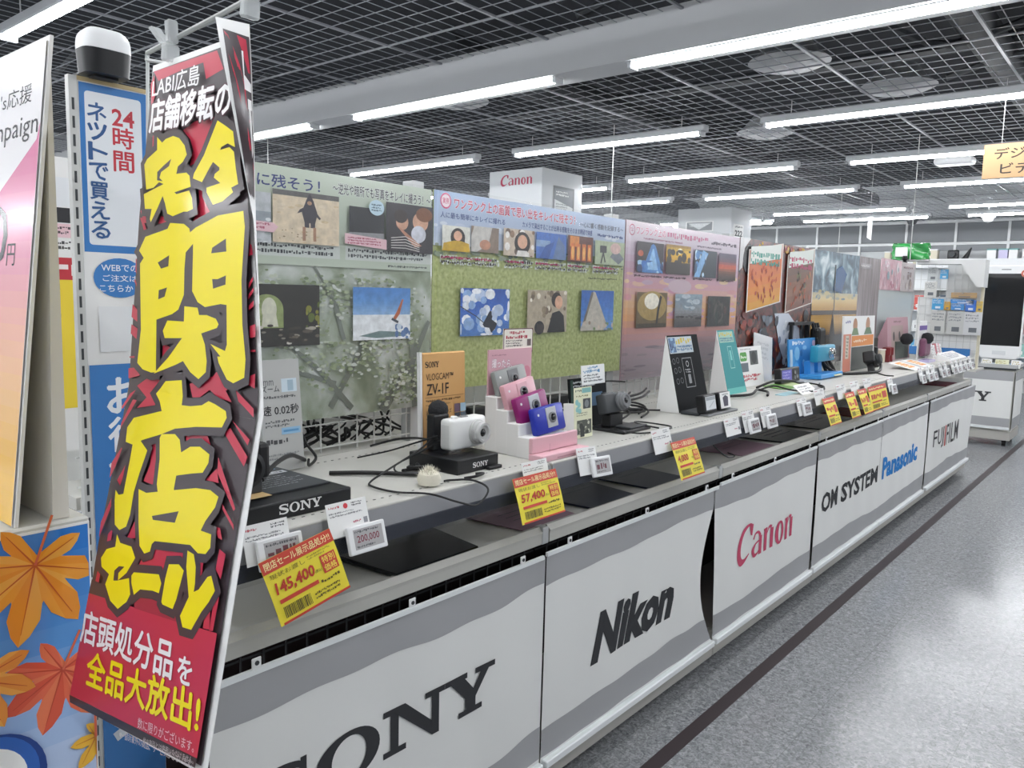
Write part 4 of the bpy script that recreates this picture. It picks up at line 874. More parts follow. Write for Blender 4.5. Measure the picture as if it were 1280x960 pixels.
def offset_poly(q, d):
    n = len(q); out = []; A = sum(q[i][0]*q[(i+1) % n][1]-q[(i+1) % n][0]*q[i][1] for i in range(n)); s = 1 if A > 0 else -1
    for i in range(n):
        a, b, c = Vector(q[i-1]), Vector(q[i]), Vector(q[(i+1) % n])
        e1 = (b-a).normalized(); e2 = (c-b).normalized(); n1 = Vector((e1.y, -e1.x))*s; n2 = Vector((e2.y, -e2.x))*s
        m = n1+n2
        m = m.normalized() if m.length > .3 else n1
        out.append(tuple(b+m*d/max(.5, m.dot(n1))))
    return out
lay = p.l+1
for iy, (q, holes) in enumerate(YG): p.poly(offset_poly(q, .0085), DK, lay=lay+iy*.05)
p.l += 1; lay = p.l+1
for iy, (q, holes) in enumerate(YG): p.poly(q, YE, lay=lay+iy*.05)
p.l += 1; lay = p.l+1
for q, holes in YG:
    for h in holes: p.poly(h, DK, lay=lay)
p.l += 1
p.text('LABI広島', -.932, 1.7640, .0225, WH, w=.105, bold=.012)
p.text('店舗移転の', -.932, 1.7240, .0365, WH, w=.172, bold=.035, outline='#4a2530', ow=.06)
p.text('店頭処分品', -.948, 1.1340, .0360, WH, w=.208, bold=.025, rot=.105); p.text('を', -.730, 1.1585, .0250, WH, w=.026, bold=.025, rot=.105)
p.text('全品大放出!', -.917, 1.0945, .0370, YE, w=.240, bold=.03, rot=.13)
p.text('数に限りがございます。', -.789, 1.0920, .0105, '#e6c9ce', w=.110, bold=.0, rot=.14)
p.text('※一部対象外の商品、サービスがございます。', -.822, 1.0700, .0075, '#c9c0c0', w=.146, bold=.0, rot=.165); p.text('他の割引とは併用いただけません。', -.773, 1.0820, .0065, '#c9c0c0', w=.097, bold=0., rot=.165)
p.build('print', print_mat('banner_print', .3, coat=.25), ban, fn=bfn, cuts_v=(1.4315,))
# second sheet, turned edge-on beside the first
b2 = thing('hanging_banner', 'second banner sheet turned sideways along the right edge of the sale banner', 'banner', (0, 0, 0))
LE = [Vector(v) for v in [(-0.7752, 0.4488, 1.8215), (-0.7572, 0.4445, 1.7817), (-0.722, 0.4394, 1.6962), (-0.6949, 0.4386, 1.6141), (-0.6845, 0.4359, 1.5334)]]
RE = [Vector(v) for v in [(-0.7401, 0.4657, 1.8116), (-0.7303, 0.4615, 1.7628), (-0.7156, 0.4537, 1.6902), (-0.7018, 0.4456, 1.6142), (-0.6855, 0.4379, 1.5333)]]
def s2(u, v):
    k = min(int(v*4), 3); f = v*4-k; a = LE[k].lerp(LE[k+1], f); b = RE[k].lerp(RE[k+1], f)
    return a.lerp(b, u)
G().grid(lambda u, v: s2(u, v)+Vector((-.0003, .0010, 0)), 10, 24).build('sheet', 'card_white', b2, smooth=True)
p = Print(); r = random.Random(12)
p.rect(.20, .07, .99, .97, DK, 10, 20)
for q in ([(.22, .08), (.34, .10), (.92, .40), (.86, .44)], [(.26, .22), (.40, .28), (.98, .58), (.98, .66)], [(.62, .08), (.9, .09), (.97, .26), (.9, .26)], [(.5, .62), (.95, .74), (.95, .80)], [(.3, .62), (.7, .80), (.6, .82)]): p.poly(q, RED)
p.stroke([(.76, .16), (.76, .30), (.99, .31)], [.06, .06, .03], WH); p.stroke([(.84, .37), (.99, .37)], .035, WH); p.stroke([(.90, .37), (.95, .54)], .08, WH)
p.build('print', MATS['banner_print'], b2, fn=lambda u, v, o: s2(u, v)+Vector((o*.5, -o, 0)), cuts_u=(.25, .5, .75), cuts_v=(.25, .5, .75))
# clips and arm
arm = thing('clip_arm', 'thin wire arm with clear clips holding the sale banner', 'clip', (0, 0, 0))
G().tube([(-1.48, .70, 1.45), (-1.25, .62, 1.50), (-.93, .50, 1.62), (-.90, .478, 1.80), (-.968, .472, 1.815), (-.966, .472, 1.823), (-.80, .472, 1.835), (-.72, .472, 1.842)], .0028, 6).build('arm_wire', 'steel_post', arm, smooth=True)
G().tube([(-.966, .472, 1.820), (-.968, .469, 1.66), (-.968, .462, 1.50)], .0022, 6).build('drop_wire', 'steel_post', arm, smooth=True)
cp = mat('frosted_clip', '#eef2f2', .10, alpha=.42, spec=.8)
for x, zz in ((-.905, 1.806), (-.742, 1.822)):
    c = G().prism([(x-.008, .460, zz-.003), (x+.004, .460, zz-.005), (x+.006, .460, zz+.014), (x-.004, .460, zz+.016)], (0, .018, 0)).build('clip', cp, arm, bevel=.002, seg=1)
    for s, tl in ((-1, -.016), (1, .012)):
        G().prism([(x+s*.006-.005, .462, zz+.015), (x+s*.006+.005, .462, zz+.015), (x+s*.006+tl+.005, .455, zz+.036), (x+s*.006+tl-.005, .455, zz+.036)], (0, .012, 0)).build('clip_lever', cp, c, bevel=.0015, seg=1)
G().cyl((-.735, .472, 1.838), (-.705, .472, 1.845), .004, .006, n=10).build('arm_tip', cp, arm, smooth=True)

# ------------------------------------------------------------------ counter with maple poster and campaign board
ct = thing('counter_box', 'grey counter box at the left edge carrying the maple leaf poster', 'counter', (-1.25, .05, 0))
onebox('body', (-.25, -.5, .03), (.25, .345, 1.255), 'shelf_grey', ct, bevel=.004, seg=1)
onebox('top_plate', (-.25, -.5, 1.256), (.255, .348, 1.268), 'shelf_grey', ct, bevel=.003, seg=1)
onebox('plinth', (-.23, -.48, 0), (.23, .32, .03), 'dark_grey', ct)
mp = thing('maple_poster', 'blue poster of orange maple leaves on the counter side', 'poster', (-.994, 0, 0), RZ)
onebox('sheet', (.02, 0, .55), (.397, .003, 1.262), 'card_white', mp)
p = Print()
p.l += 1; cs = [lin(c) for c in ('#c3d0e6', '#c0cee8', '#bccbe6', '#b6c8e6', '#5d97d6', '#2a78cc')]
for i in range(24):
    tt = (i+.5)/24*5; k = min(int(tt), 4); f = tt-k; p.rect(.022, .553+.706*i/24, .395, .553+.706*(i+1)/24, tuple(a*(1-f)+b*f for a, b in zip(cs[k], cs[k+1])), lay=p.l)
def maple(p, cx, cz, R_, rot, cols, vein):
    lobes = [(0, 1.), (.74, .95), (1.5, .82), (2.3, .60), (-.74, .95), (-1.5, .82), (-2.3, .60)]
    lobes.sort(); pts = []
    for i, (a, l) in enumerate(lobes):
        pts.append((a-.35, l*.50)); pts.append((a-.27, l*.70)); pts.append((a-.12, l*.88)); pts.append((a, l)); pts.append((a+.12, l*.88)); pts.append((a+.27, l*.70)); pts.append((a+.35, l*.50))
    P = [(cx+R_*l*cos(a+rot), cz+R_*l*sin(a+rot)) for a, l in pts]
    P += [(cx+R_*.12*cos(rot+pi), cz+R_*.12*sin(rot+pi))]
    def cl(q): return (min(.394, max(.024, q[0])), q[1])
    n = len(P); c0 = (cx, cz)
    for i in range(n): p.poly([cl(c0), cl(P[i]), cl(P[(i+1) % n])], cols[(i//3) % len(cols)], lay=p.l+1)
    p.l += 1
    for a, l in lobes: p.stroke([cl(c0), cl((cx+R_*l*.85*cos(a+rot), cz+R_*l*.85*sin(a+rot)))], [.0022, .0006], vein)
    p.stroke([cl(c0), cl((cx+R_*.62*cos(rot+pi-.12), cz+R_*.62*sin(rot+pi-.12)))], .003, '#d8694a')
maple(p, .3600, 1.085, .078, -1.9, ['#e2694a', '#e87a52', '#d9583e'], '#c24a34')
maple(p, .335, 1.222, .096, -2.3+.5, ['#f0a03a', '#ec9430', '#f2ab4a'], '#c8602c')
maple(p, .270, 1.105, .07, -1.2, ['#e9923a', '#f0a748'], '#c8602c'); maple(p, .405, .985, .05, -1.6, ['#e8b23a'], '#c8802c')
maple(p, .20, 1.18, .09, -1.0, ['#e8823a', '#f0a748'], '#c8602c'); maple(p, .12, 1.02, .10, -2.4, ['#e2694a', '#f0a03a'], '#c8602c')
p.ell(.277, .975, .060, .060, '#1f3f86', 32); p.ell(.274, .978, .055, .055, '#2f62b4', 32); p.ell(.272, .976, .044, .044, '#f2f2ee', 32); p.ell(.262, .972, .02, .02, '#e2c23a', 14)
p.build('print', GLOSSINK, mp)
cb = thing('campaign_board', 'white and pink leaning campaign board standing on the counter', 'sign', (0, 0, 0))
def cy(z): return .32+(z-1.268)*.1074
G().grid(lambda u, v: (-1.45+.45*u, cy(1.268+.558*v)+.002, 1.268+.558*v), 4, 4).build('face_panel', 'card_white', cb, solid=.004)
onebox('face_edge', (-1.002, 0, 0), (-.998, .001, .001), 'card_white', cb) if 0 else None
g = G().prism([(-1.004, .376, 1.82), (-1.004, .379, 1.82), (-1.004, .3785, 1.269), (-1.004, .360, 1.269)], (-.44, 0, 0)); g.build('rear_flap', mat('cream_card', '#d6d2c8', .6), cb)
p = Print(); z0 = 1.270
p.rect(-1.449, z0, -1.003, 1.822, '#eceaec', 4, 8)
p.l += 1; cs = [lin(c) for c in ('#e8b83a', '#eebb58', '#f0c08a', '#ecb0a0', '#e39ab0', '#dd86a8', '#d877a0')]
for i in range(24):
    a = z0+(1.73-z0)*i/24; b = z0+(1.73-z0)*(i+1)/24; tt = (i+.5)/24*6; k = min(int(tt), 5); f = tt-k; c = tuple(x*(1-f)+y*f for x, y in zip(cs[k], cs[k+1]))
    xl = lambda z: -1.449 if z < 1.50 else min(-1.004, max(-1.449, -1.125+(z-1.654)*2.0))
    p.poly([(xl(a), a), (-1.004, a), (-1.004, b), (xl(b), b)], c, lay=p.l)
p.text("'s応援", -1.135, 1.756, .022, '#3c3a3e', w=.100, bold=0.); p.text('Campaign', -1.215, 1.711, .032, '#3c3a3e', w=.205, bold=0.)
p.text('00', -1.215, 1.568, .072, '#2e2c30', w=.135, bold=.0); p.text('円', -1.078, 1.568, .026, '#2e2c30', w=.026, bold=0.); p.text('3', -1.165, 1.338, .040, '#4a3020', w=.022, bold=.01); p.text('Tue', -1.140, 1.338, .014, '#8a6a3a', w=.026, bold=0.)
p.build('print', GLOSSINK, cb, fn=lambda u, v, o: (u, cy(v)-.004-o, v))

# ------------------------------------------------------------------ narrow sign tower with chime on top
tw = thing('sign_tower', 'narrow blue and white upright sign behind the sale banner', 'sign', (-1.497, .6, 0), RZ)
onebox('panel', (.006, 0, .30), (.128, .006, 1.902), 'card_white', tw)
onebox('frame_strip', (.004, -.002, 1.899), (.13, .010, 1.906), mat('kraft_edge', '#c9b58c', .6), tw)
po = onebox('slotted_post', (-.010, -.004, 0), (.004, .010, 1.905), 'wire_white', tw)
g = G()
for k in range(58): g.box((-.0055, -.0046, .08+k*.031), (-.0015, -.0036, .10+k*.031))
tag(g.build('slot_row', 'dark_grey', po), kind='stuff')
onebox('foot', (-.02, -.03, 0), (.13, .10, .02), 'steel_post', tw)
p = Print(); BL = '#3f7fc4'
p.rect(.008, 1.605, .127, 1.897, BL, 1, 4); p.rrect(.017, 1.618, .116, 1.884, .006, '#e9edf2')
p.text('24', .063, 1.832, .030, '#c9404c', w=.040, bold=.02); p.text('時', .064, 1.794, .036, '#c9404c', w=.037, bold=.02); p.text('間', .064, 1.752, .036, '#c9404c', w=.036, bold=.02)
p.text('ネットで買える', .021, 1.628, .240, '#3c5f92', w=.032, bold=.025, vertical=True)
p.ell(.068, 1.560, .047, .036, BL, 28)
for k, s in enumerate(('WEBでの', 'ご注文は', 'こちらから')): p.text(s, .068, 1.572-k*.0185, .012, '#eef3f8', w=(.066, .062, .074)[k], align='c', bold=.01)
p.rect(.028, 1.425, .118, 1.508, '#e4e6e8'); p.rect(.008, .31, .127, 1.402, BL, 1, 6)
p.text('お得な', .038, 1.16, .22, '#eef3f8', w=.066, bold=.03, vertical=True); p.stroke([(.03, .68), (.12, .72)], .02, '#dfe6ee')
p.build('print', GLOSSINK, tw)
onebox('clip_plate', (.095, -.004, 1.46), (.125, -.001, 1.525), 'white_plastic', tw, bevel=.002, seg=1)
ch = thing('door_chime', 'white and black rounded chime unit on top of the sign tower', 'chime', (-1.48, .645, 1.905), RZ)
def sup(z0, z1, r0, r1, n=28, k=6, dome=0.):
    g = G(); rows_ = []
    for j in range(k+1):
        f = j/k; rr = r0+(r1-r0)*f
        if dome: rr = r0*(1-dome*f**4); 
        rows_.append((rr, z0+(z1-z0)*f))
    for rr, z in rows_:
        for i in range(n):
            a = 2*pi*i/n; c, s = cos(a), sin(a); q = (abs(c)**4+abs(s)**4)**-.25
            g.v.append((rr*q*c*1.08, rr*q*s*.8, z))
    for j in range(k):
        for i in range(n): g.f.append((j*n+i, j*n+(i+1) % n, (j+1)*n+(i+1) % n, (j+1)*n+i))
    g.f.append(tuple(range(n-1, -1, -1))); g.f.append(tuple(range(k*n, k*n+n))); return g
onebox('mount', (-.02, -.01, 0), (.02, .02, .004), 'black_plastic', ch)
sup(.004, .044, .035, .038).build('lower_shell', 'black_plastic', ch, smooth=True)
sup(.0445, .080, .038, .03, dome=.32, k=8).build('upper_shell', 'white_plastic', ch, smooth=True)

# ------------------------------------------------------------------ wire leaflet rack
rk = thing('leaflet_rack', 'white wire leaflet rack squeezed between campaign board and sign tower', 'rack', (-1.62, .50, 0), RZ)
for k in range(6): G().cyl((-.06+k*.025, .05*(k % 2), .0), (-.06+k*.025, .05*(k % 2), 1.80), .0025, n=6).build('upright_wire', 'wire_white', rk, smooth=True)
for z in (.05, 1.27, 1.40, 1.52, 1.64, 1.72): G().tube([(-.07, .05, z), (-.07, -.01, z), (.075, -.01, z), (.075, .05, z)], .0022, 6).build('cross_wire', 'wire_white', rk)
onebox('head_bar', (-.10, -.02, 1.815), (.085, .02, 1.855), 'white_plastic', rk)
G().prism([(-.035, -.02, 1.80), (.03, -.02, 1.80), (.04, -.02, 1.70), (.02, -.02, 1.665)], (0, .02, 0)).build('side_plate', 'steel_post', rk)
G().tube([(-.02, -.02, 1.55), (.0, -.03, 1.46), (.045, -.05, 1.40), (.075, -.05, 1.30), (.07, -.05, 1.22), (.05, -.05, 1.17)], .005, 8, 6).build('bent_wire', 'steel_post', rk, smooth=True)
G().tube([(.075, -.02, 1.86), (.055, -.03, 1.78), (.06, -.03, 1.66), (.03, -.03, 1.56), (.0, -.03, 1.50)], .005, 8, 6).build('bent_wire', 'wire_white', rk, smooth=True)
lf = thing('leaflet_poster', 'yellow and red leaflet panel hanging behind the wire rack', 'leaflet', (-1.75, .56, 0), RZ)
onebox('board', (0, 0, 1.20), (.16, .004, 1.80), 'card_white', lf)
p = Print(); r = random.Random(2)
p.rect(.002, 1.702, .158, 1.76, '#e2e5e9'); p.rect(.002, 1.67, .158, 1.70, '#2a2a2e'); p.rect(.002, 1.64, .158, 1.668, '#e6c3cb'); p.lines(.01, 1.645, .15, 1.665, 2, '#5a4a52'); p.lines(.01, 1.615, .15, 1.635, 2, '#4a4a4c')
p.rect(.002, 1.555, .158, 1.60, '#c23440'); p.lines(.01, 1.56, .15, 1.595, 1, '#f0e4e4', fill=.8, ragged=0); p.rect(.002, 1.29, .158, 1.555, '#ecd13c', 1, 4)
for x in (.03, .075): p.lines(x, 1.42, x+.025, 1.55, 7, '#4c4528', ragged=0)
p.lines(.125, 1.33, .150, 1.55, 9, '#c23440', fill=.85, ragged=0)
p.build('print', INK, lf)

# ------------------------------------------------------------------ things on the upper shelf
def board(name, label, cat, x, y, z, w, h, m, rx=-.08, th=.006, rz=RZ, group=None, bevel=.0):
    t = thing(name, label, cat, (x, y, z), rz, group, rx)
    G().box((0, 0, 0), (w, th, h)).build('panel', m, t, bevel=bevel, seg=1)
    return t
def pr(t, draw, name='print', m=None, y0=0., fn=None):
    p = Print(); draw(p); return p.build(name, m or INK, t, fn=fn, y0=y0)
def cable(label, pts, r=.0035, m='black_rubber', name='cable', group='black cables lying on the camera shelf', k=6):
    o = G().tube(pts, r, 6, k).build(name, m, None, smooth=True); return tag(o, label, 'cable', group)
S_ = SHZ

# black platform with a large camera, partly behind the sale banner
t = thing('camera_platform', 'black wide camera platform with white lettering beside the sale banner', 'stand', (-1.43, .80, S_), RZ)
G().prism([(0, 0, 0), (.35, 0, 0), (.35, 0, .040), (0, 0, .040)], (0, .36, 0)).build('body', 'black_plastic', t, bevel=.004)
onebox('info_plate', (.02, .06, .041), (.335, .34, .044), 'dark_grey', t)
pr(t, lambda p: serif_word(p, .155, .012, .11, .021, '#e4e4e4'), 'lettering')
def d(p):
    p.rect(.20, .26, .32, .335, '#7fb4da'); blobs(p, .20, .26, .32, .335, 20, ['#4f86b8', '#b9d9ec', '#2c4f78', '#dfeaf0'], .02, random.Random(1), .5)
    p.rect(.235, .215, .325, .238, '#c9ccd0'); p.lines(.24, .218, .32, .235, 1, '#55585c'); p.lines(.17, .10, .32, .20, 6, '#9a9da0', fill=.4); p.rect(.10, .045, .17, .085, '#d9b884')
pr(t, d, 'print', fn=lambda u, v, o: (u, v, .0442+o))
cm = thing('large_camera', 'black camera with a grip on the wide platform, half hidden by the sale banner', 'camera', (-1.56, .90, S_+.0445), RZ)
G().box((-.07, -.03, .03), (.08, .04, .115)).build('body', 'black_plastic', cm, bevel=.012)
G().box((-.03, -.028, .112), (.035, .03, .142)).build('viewfinder_hump', 'black_plastic', cm, bevel=.012)
G().lathe([(.038, 0), (.040, .01), (.038, .05), (.042, .06), (.040, .075), (.03, .078), (.026, .07)], 24, (0, -.03, .07), (0, -1, 0)).build('lens', 'black_plastic', cm, smooth=True)
G().box((.055, -.05, .03), (.09, .0, .11)).build('grip', 'black_rubber', cm, bevel=.01)
G().box((-.05, -.05, 0), (.07, .05, .031)).build('mount', 'dark_grey', cm, bevel=.004, seg=1)
cable('thick black security cable curling over the wide platform', [(-1.54, .985, 1.12), (-1.60, 1.06, 1.135), (-1.70, 1.17, 1.125), (-1.76, 1.24, 1.10), (-1.82, 1.30, 1.075)], .006)
t = board('spec_board', 'light grey specification board behind the wide black platform', 'sign', -1.805, 1.165, S_+.004, .125, .30, mat('spec_grey', '#b5b6b4', .5), -.09)
def d(p):
    p.text('mm', .012, .232, .014, '#55575a', w=.030, bold=0.); p.text('ズーム', .004, .214, .018, '#3a3b3e', w=.055, bold=.01); p.rect(.066, .212, .114, .248, '#c7d6df'); p.rect(.085, .215, .103, .244, '#9fb6c4')
    p.lines(.01, .195, .11, .206, 1, '#5f6163'); p.text('速 0.02秒', .004, .152, .026, '#2d2e31', w=.112, bold=.02); p.lines(.01, .118, .10, .140, 2, '#606264'); p.rect(.058, .098, .118, .116, '#8fb8d6'); p.rect(.064, .104, .112, .110, '#5f97c4'); p.lines(.01, .07, .105, .092, 1, '#4a4b4e'); p.lines(.01, .03, .115, .05, 2, '#8a8c8e')
pr(t, d)
# orange board, white camera on its black block
t = board('orange_board', 'tall orange board with black lettering behind the white camera', 'sign', -1.665, 1.605, S_+.002, .185, .312, mat('orange_card', '#d3a468', .45), -.03, .012, bevel=.004)
onebox('white_edge', (-.008, .0, 0), (-.0005, .014, .314), 'card_white', t)
def d(p):
    serif_word(p, .012, .268, .056, .017, '#2b2018'); p.text('VLOGCAM', .014, .230, .020, '#4b3a26', w=.095, bold=.0); p.text('™', .112, .240, .009, '#4b3a26'); p.text('ZV-1F', .016, .186, .033, '#2b2018', w=.092, bold=.01); p.rect(.008, .178, .175, .1795, '#8c6a40')
    p.lines(.012, .164, .165, .174, 1, '#6b5232'); p.lines(.012, .152, .13, .160, 1, '#7a6040'); p.text('超広角単焦点レンズ', .014, .126, .014, '#3b2c1c', w=.105, bold=.01); p.lines(.014, .112, .09, .120, 1, '#6b5232'); p.text('クリエイティブルック', .016, .092, .014, '#3b2c1c', w=.105, bold=.01)
    for i in range(2):
        for j in range(2): p.rect(.132+i*.026, .098+j*.028, .156+i*.026, .124+j*.028, (('#6f5a6a', '#a8c6d8'), ('#4b4f58', '#5f6b76'))[1-j][i])
    p.rect(.06, .0, .165, .108, '#e2e3e4')
pr(t, d)
bk = thing('camera_block', 'small black block with white lettering under the white camera', 'stand', (-1.45, 1.525, S_), RZ)
onebox('body', (0, 0, 0), (.17, .19, .040), 'black_plastic', bk, bevel=.002, seg=1)
pr(bk, lambda p: serif_word(p, .062, .012, .062, .014, '#dddddd'), 'lettering')
onebox('cable_stub', (.11, -.02, 0), (.165, -.004, .010), 'black_rubber', bk, bevel=.003)
def compact(name, label, loc, rz, w, h, dd, m, lensm, glass='lens_glass', lens_r=.028, rx=0.):
    c = thing(name, label, 'camera', loc, rz, None, rx)
    G().box((-w/2, -dd/2, 0), (w/2, dd/2, h)).build('body', m, c, bevel=min(w, h)*.12, seg=3, smooth=True)
    ln = G().lathe([(lens_r*1.2, 0), (lens_r*1.2, .008), (lens_r*1.08, .010), (lens_r*1.08, .020), (lens_r, .022), (lens_r*.95, .030), (lens_r*.72, .031), (lens_r*.62, .026), (lens_r*.42, .025)], 32, (w*.20, -dd/2+.002, h*.50), (0, -1, 0)).build('lens_barrel', lensm, c, smooth=True)
    G().lathe([(lens_r*.42, 0), (lens_r*.30, .004), (lens_r*.08, .006)], 20, (w*.20, -dd/2-.022, h*.50), (0, -1, 0)).build('lens_glass', glass, ln, smooth=True)
    G().cyl((-w*.28, 0, h-.002), (-w*.28, 0, h+.006), .009, n=16).build('shutter_button', m, c, smooth=True)
    G().box((-w*.12, -.008, h-.002), (w*.08, .008, h+.003)).build('microphone_grille', 'mid_grey', c, bevel=.002, seg=1)
    return c
mat('white_camera', '#e4e5e4', .3); mat('grey_ring', '#b9bab9', .3)
compact('white_camera', 'white compact camera with round lens on the small black block', (-1.53, 1.632, 1.108), RZ+.05, .150, .088, .05, 'white_camera', 'grey_ring', lens_r=.030)
ho = thing('camera_holder', 'clear holder with a black arm bracing the white camera', 'holder', (-1.54, 1.632, S_+.0405), RZ)
onebox('foot_plate', (-.05, -.03, 0), (.06, .03, .004), 'clear_plastic', ho); onebox('cradle', (-.06, -.022, .004), (.07, .022, .011), 'clear_plastic', ho); onebox('side_clamp', (-.085, -.03, .004), (-.079, .03, .085), 'clear_plastic', ho)
onebox('rear_arm', (-.065, .045, .0), (.0, .075, .105), 'black_plastic', ho, bevel=.006)
wm = thing('wind_muff', 'round dark foam wind muff behind the white camera', 'muff', (-1.615, 1.615, 1.205), RZ)
G().lathe([(.002, -.030), (.014, -.027), (.024, -.018), (.030, 0), (.028, .014), (.018, .026), (.004, .031)], 22).build('foam_ball', mat('foam_dark', '#2b2c2f', .9, bump=.6, bscale=300.), wm, smooth=True)
onebox('stem', (-.012, -.008, -.115), (.012, .008, -.022), 'black_plastic', wm)
fl = thing('fur_muff', 'small fluffy white fur muff lying before the black block', 'muff', (-1.425, 1.395, S_), RZ)
g = G().lathe([(.004, 0), (.026, .004), (.031, .018), (.027, .032), (.014, .040), (.002, .042)], 18); g.build('core', mat('fur_white', '#dedacb', .95), fl, smooth=True)
g = G(); r = random.Random(5)
for k in range(420):
    a = r.uniform(0, 2*pi); b = r.uniform(.05, 1.45); n = Vector((cos(a)*cos(b), sin(a)*cos(b), sin(b))); q = Vector((n.x*.027, n.y*.027, .012+n.z*.028))
    tip = q+n*r.uniform(.004, .016)+Vector((r.uniform(-.004, .004), r.uniform(-.004, .004), r.uniform(-.001, .006))); s = n.cross(Vector((0, 0, 1.01))).normalized()*.0012
    g.add([q+s, q-s, tip], [(0, 1, 2)])
tag(g.build('fur', 'fur_white', fl), kind='stuff')
cable('long thin black cable looping off the shelf edge near the fur muff', [(-1.60, 1.60, 1.15), (-1.56, 1.50, 1.12), (-1.55, 1.38, 1.085), (-1.54, 1.30, 1.062), (-1.50, 1.275, 1.060), (-1.42, 1.28, 1.060), (-1.355, 1.33, 1.058), (-1.328, 1.40, 1.03), (-1.325, 1.47, 1.01), (-1.333, 1.52, 1.04), (-1.37, 1.50, 1.061), (-1.41, 1.46, 1.061), (-1.415, 1.44, 1.061)], .0028)
cable('thick black cable running straight toward the black block', [(-1.69, 1.285, 1.062), (-1.62, 1.35, 1.064), (-1.55, 1.41, 1.063), (-1.52, 1.435, 1.063), (-1.515, 1.455, 1.066), (-1.55, 1.475, 1.075), (-1.58, 1.50, 1.07)], .006)
cable('black cable rising from the shelf back toward the white camera', [(-1.85, 1.56, 1.075), (-1.78, 1.60, 1.10), (-1.68, 1.585, 1.12), (-1.60, 1.56, 1.13), (-1.56, 1.56, 1.14)], .0035)
cable('second thin cable between shelf back and white camera', [(-1.80, 1.47, 1.06), (-1.70, 1.50, 1.09), (-1.62, 1.52, 1.12), (-1.56, 1.56, 1.145)], .0025)
cable('black cable sweeping from the black block down to the shelf', [(-1.56, 1.57, 1.13), (-1.58, 1.50, 1.10), (-1.60, 1.44, 1.075), (-1.57, 1.42, 1.062), (-1.53, 1.46, 1.062), (-1.51, 1.52, 1.062)], .0025)
cable('black cable knotted behind the fur muff', [(-1.60, 1.50, 1.062), (-1.55, 1.44, 1.075), (-1.51, 1.46, 1.08), (-1.53, 1.50, 1.066), (-1.57, 1.47, 1.062), (-1.55, 1.42, 1.07)], .005)
cable('short clipped cable lying in front of the black block', [(-1.40, 1.50, 1.061), (-1.385, 1.53, 1.064), (-1.395, 1.57, 1.064), (-1.415, 1.56, 1.061)], .004)
cable('black cable dropping behind the grey specification board', [(-1.88, 1.33, 1.15), (-1.86, 1.335, 1.11), (-1.85, 1.36, 1.07), (-1.80, 1.30, 1.063), (-1.76, 1.27, 1.09)], .004)
# pink stepped stand with four small cameras
st = thing('stepped_stand', 'white and pink stepped stand showing four small cameras', 'stand', (-1.43, 1.82, S_), RZ)
mat('pink_card', '#e3b6bf', .5); mat('pink_print', '#d9aab5', .45)
for k in range(4):
    onebox('step', (.008+k*.004, .012+k*.048, .0), (.205+k*.010, .060+k*.048, .064+k*.036), 'card_white', st, bevel=.002, seg=1)
onebox('front_tray', (.0, -.004, .020), (.232, .010, .066), 'pink_card', st, bevel=.002, seg=1); onebox('tray_floor', (.0, -.045, 0), (.24, .010, .019), 'pink_card', st, bevel=.002, seg=1)
bp_ = G().box((.035, .205, .0), (.25, .211, .315)).build('back_board', 'pink_print', st)
def d(p):
    p.text('撮ったら、', .05, .258, .028, '#f2e4e8', w=.10, bold=.03, outline='#8a5a68', ow=.03, rot=-.05); p.text('すぐにほしい。', .05, .222, .028, '#f2e4e8', w=.15, bold=.03, outline='#8a5a68', ow=.03, rot=-.05); p.lines(.055, .205, .20, .216, 1, '#6a4450'); p.ell(.225, .235, .020, .022, '#d2899a')
    p.lines(.05, .294, .12, .300, 1, '#a87884')
pr(st, d, y0=.205)
pr(st, lambda p: (p.rect(.07, .005, .16, .009, '#b98a94'), p.stroke([(.03, .030), (.03, .055)], .0015, '#b98a94'), p.stroke([(.17, .030), (.17, .055)], .0015, '#b98a94')), 'tray_slots', y0=-.046)
def instant(label, x, y, z, col, tilt, plate):
    c = thing('instant_camera', label, 'camera', (x, y, z), RZ, 'small cameras on the stepped stand', -.22)
    c.rotation_euler = (-.22, tilt, RZ)
    m = mat('instant_'+col, col, .3)
    G().box((-.075, -.012, 0), (.075, .012, .085)).build('body', m, c, bevel=.008, smooth=True)
    pl = G().box((-.018, -.015, .016), (.032, -.011, .078)).build('lens_plate', plate, c, bevel=.0018, seg=2)
    G().lathe([(.017, 0), (.017, .004), (.013, .006), (.011, .003)], 24, (.007, -.0148, .046), (0, -1, 0)).build('lens_ring', 'mid_grey', pl, smooth=True)
    G().lathe([(.011, 0), (.006, .003), (.001, .004)], 18, (.007, -.018, .046), (0, -1, 0)).build('lens_glass', 'lens_glass', pl, smooth=True)
    G().cyl((-.055, -.0115, .062), (-.055, -.0135, .062), .004, n=12).build('flash', 'card_white', c)
    return c
mat('silver_plate', '#b9bbc0', .3)
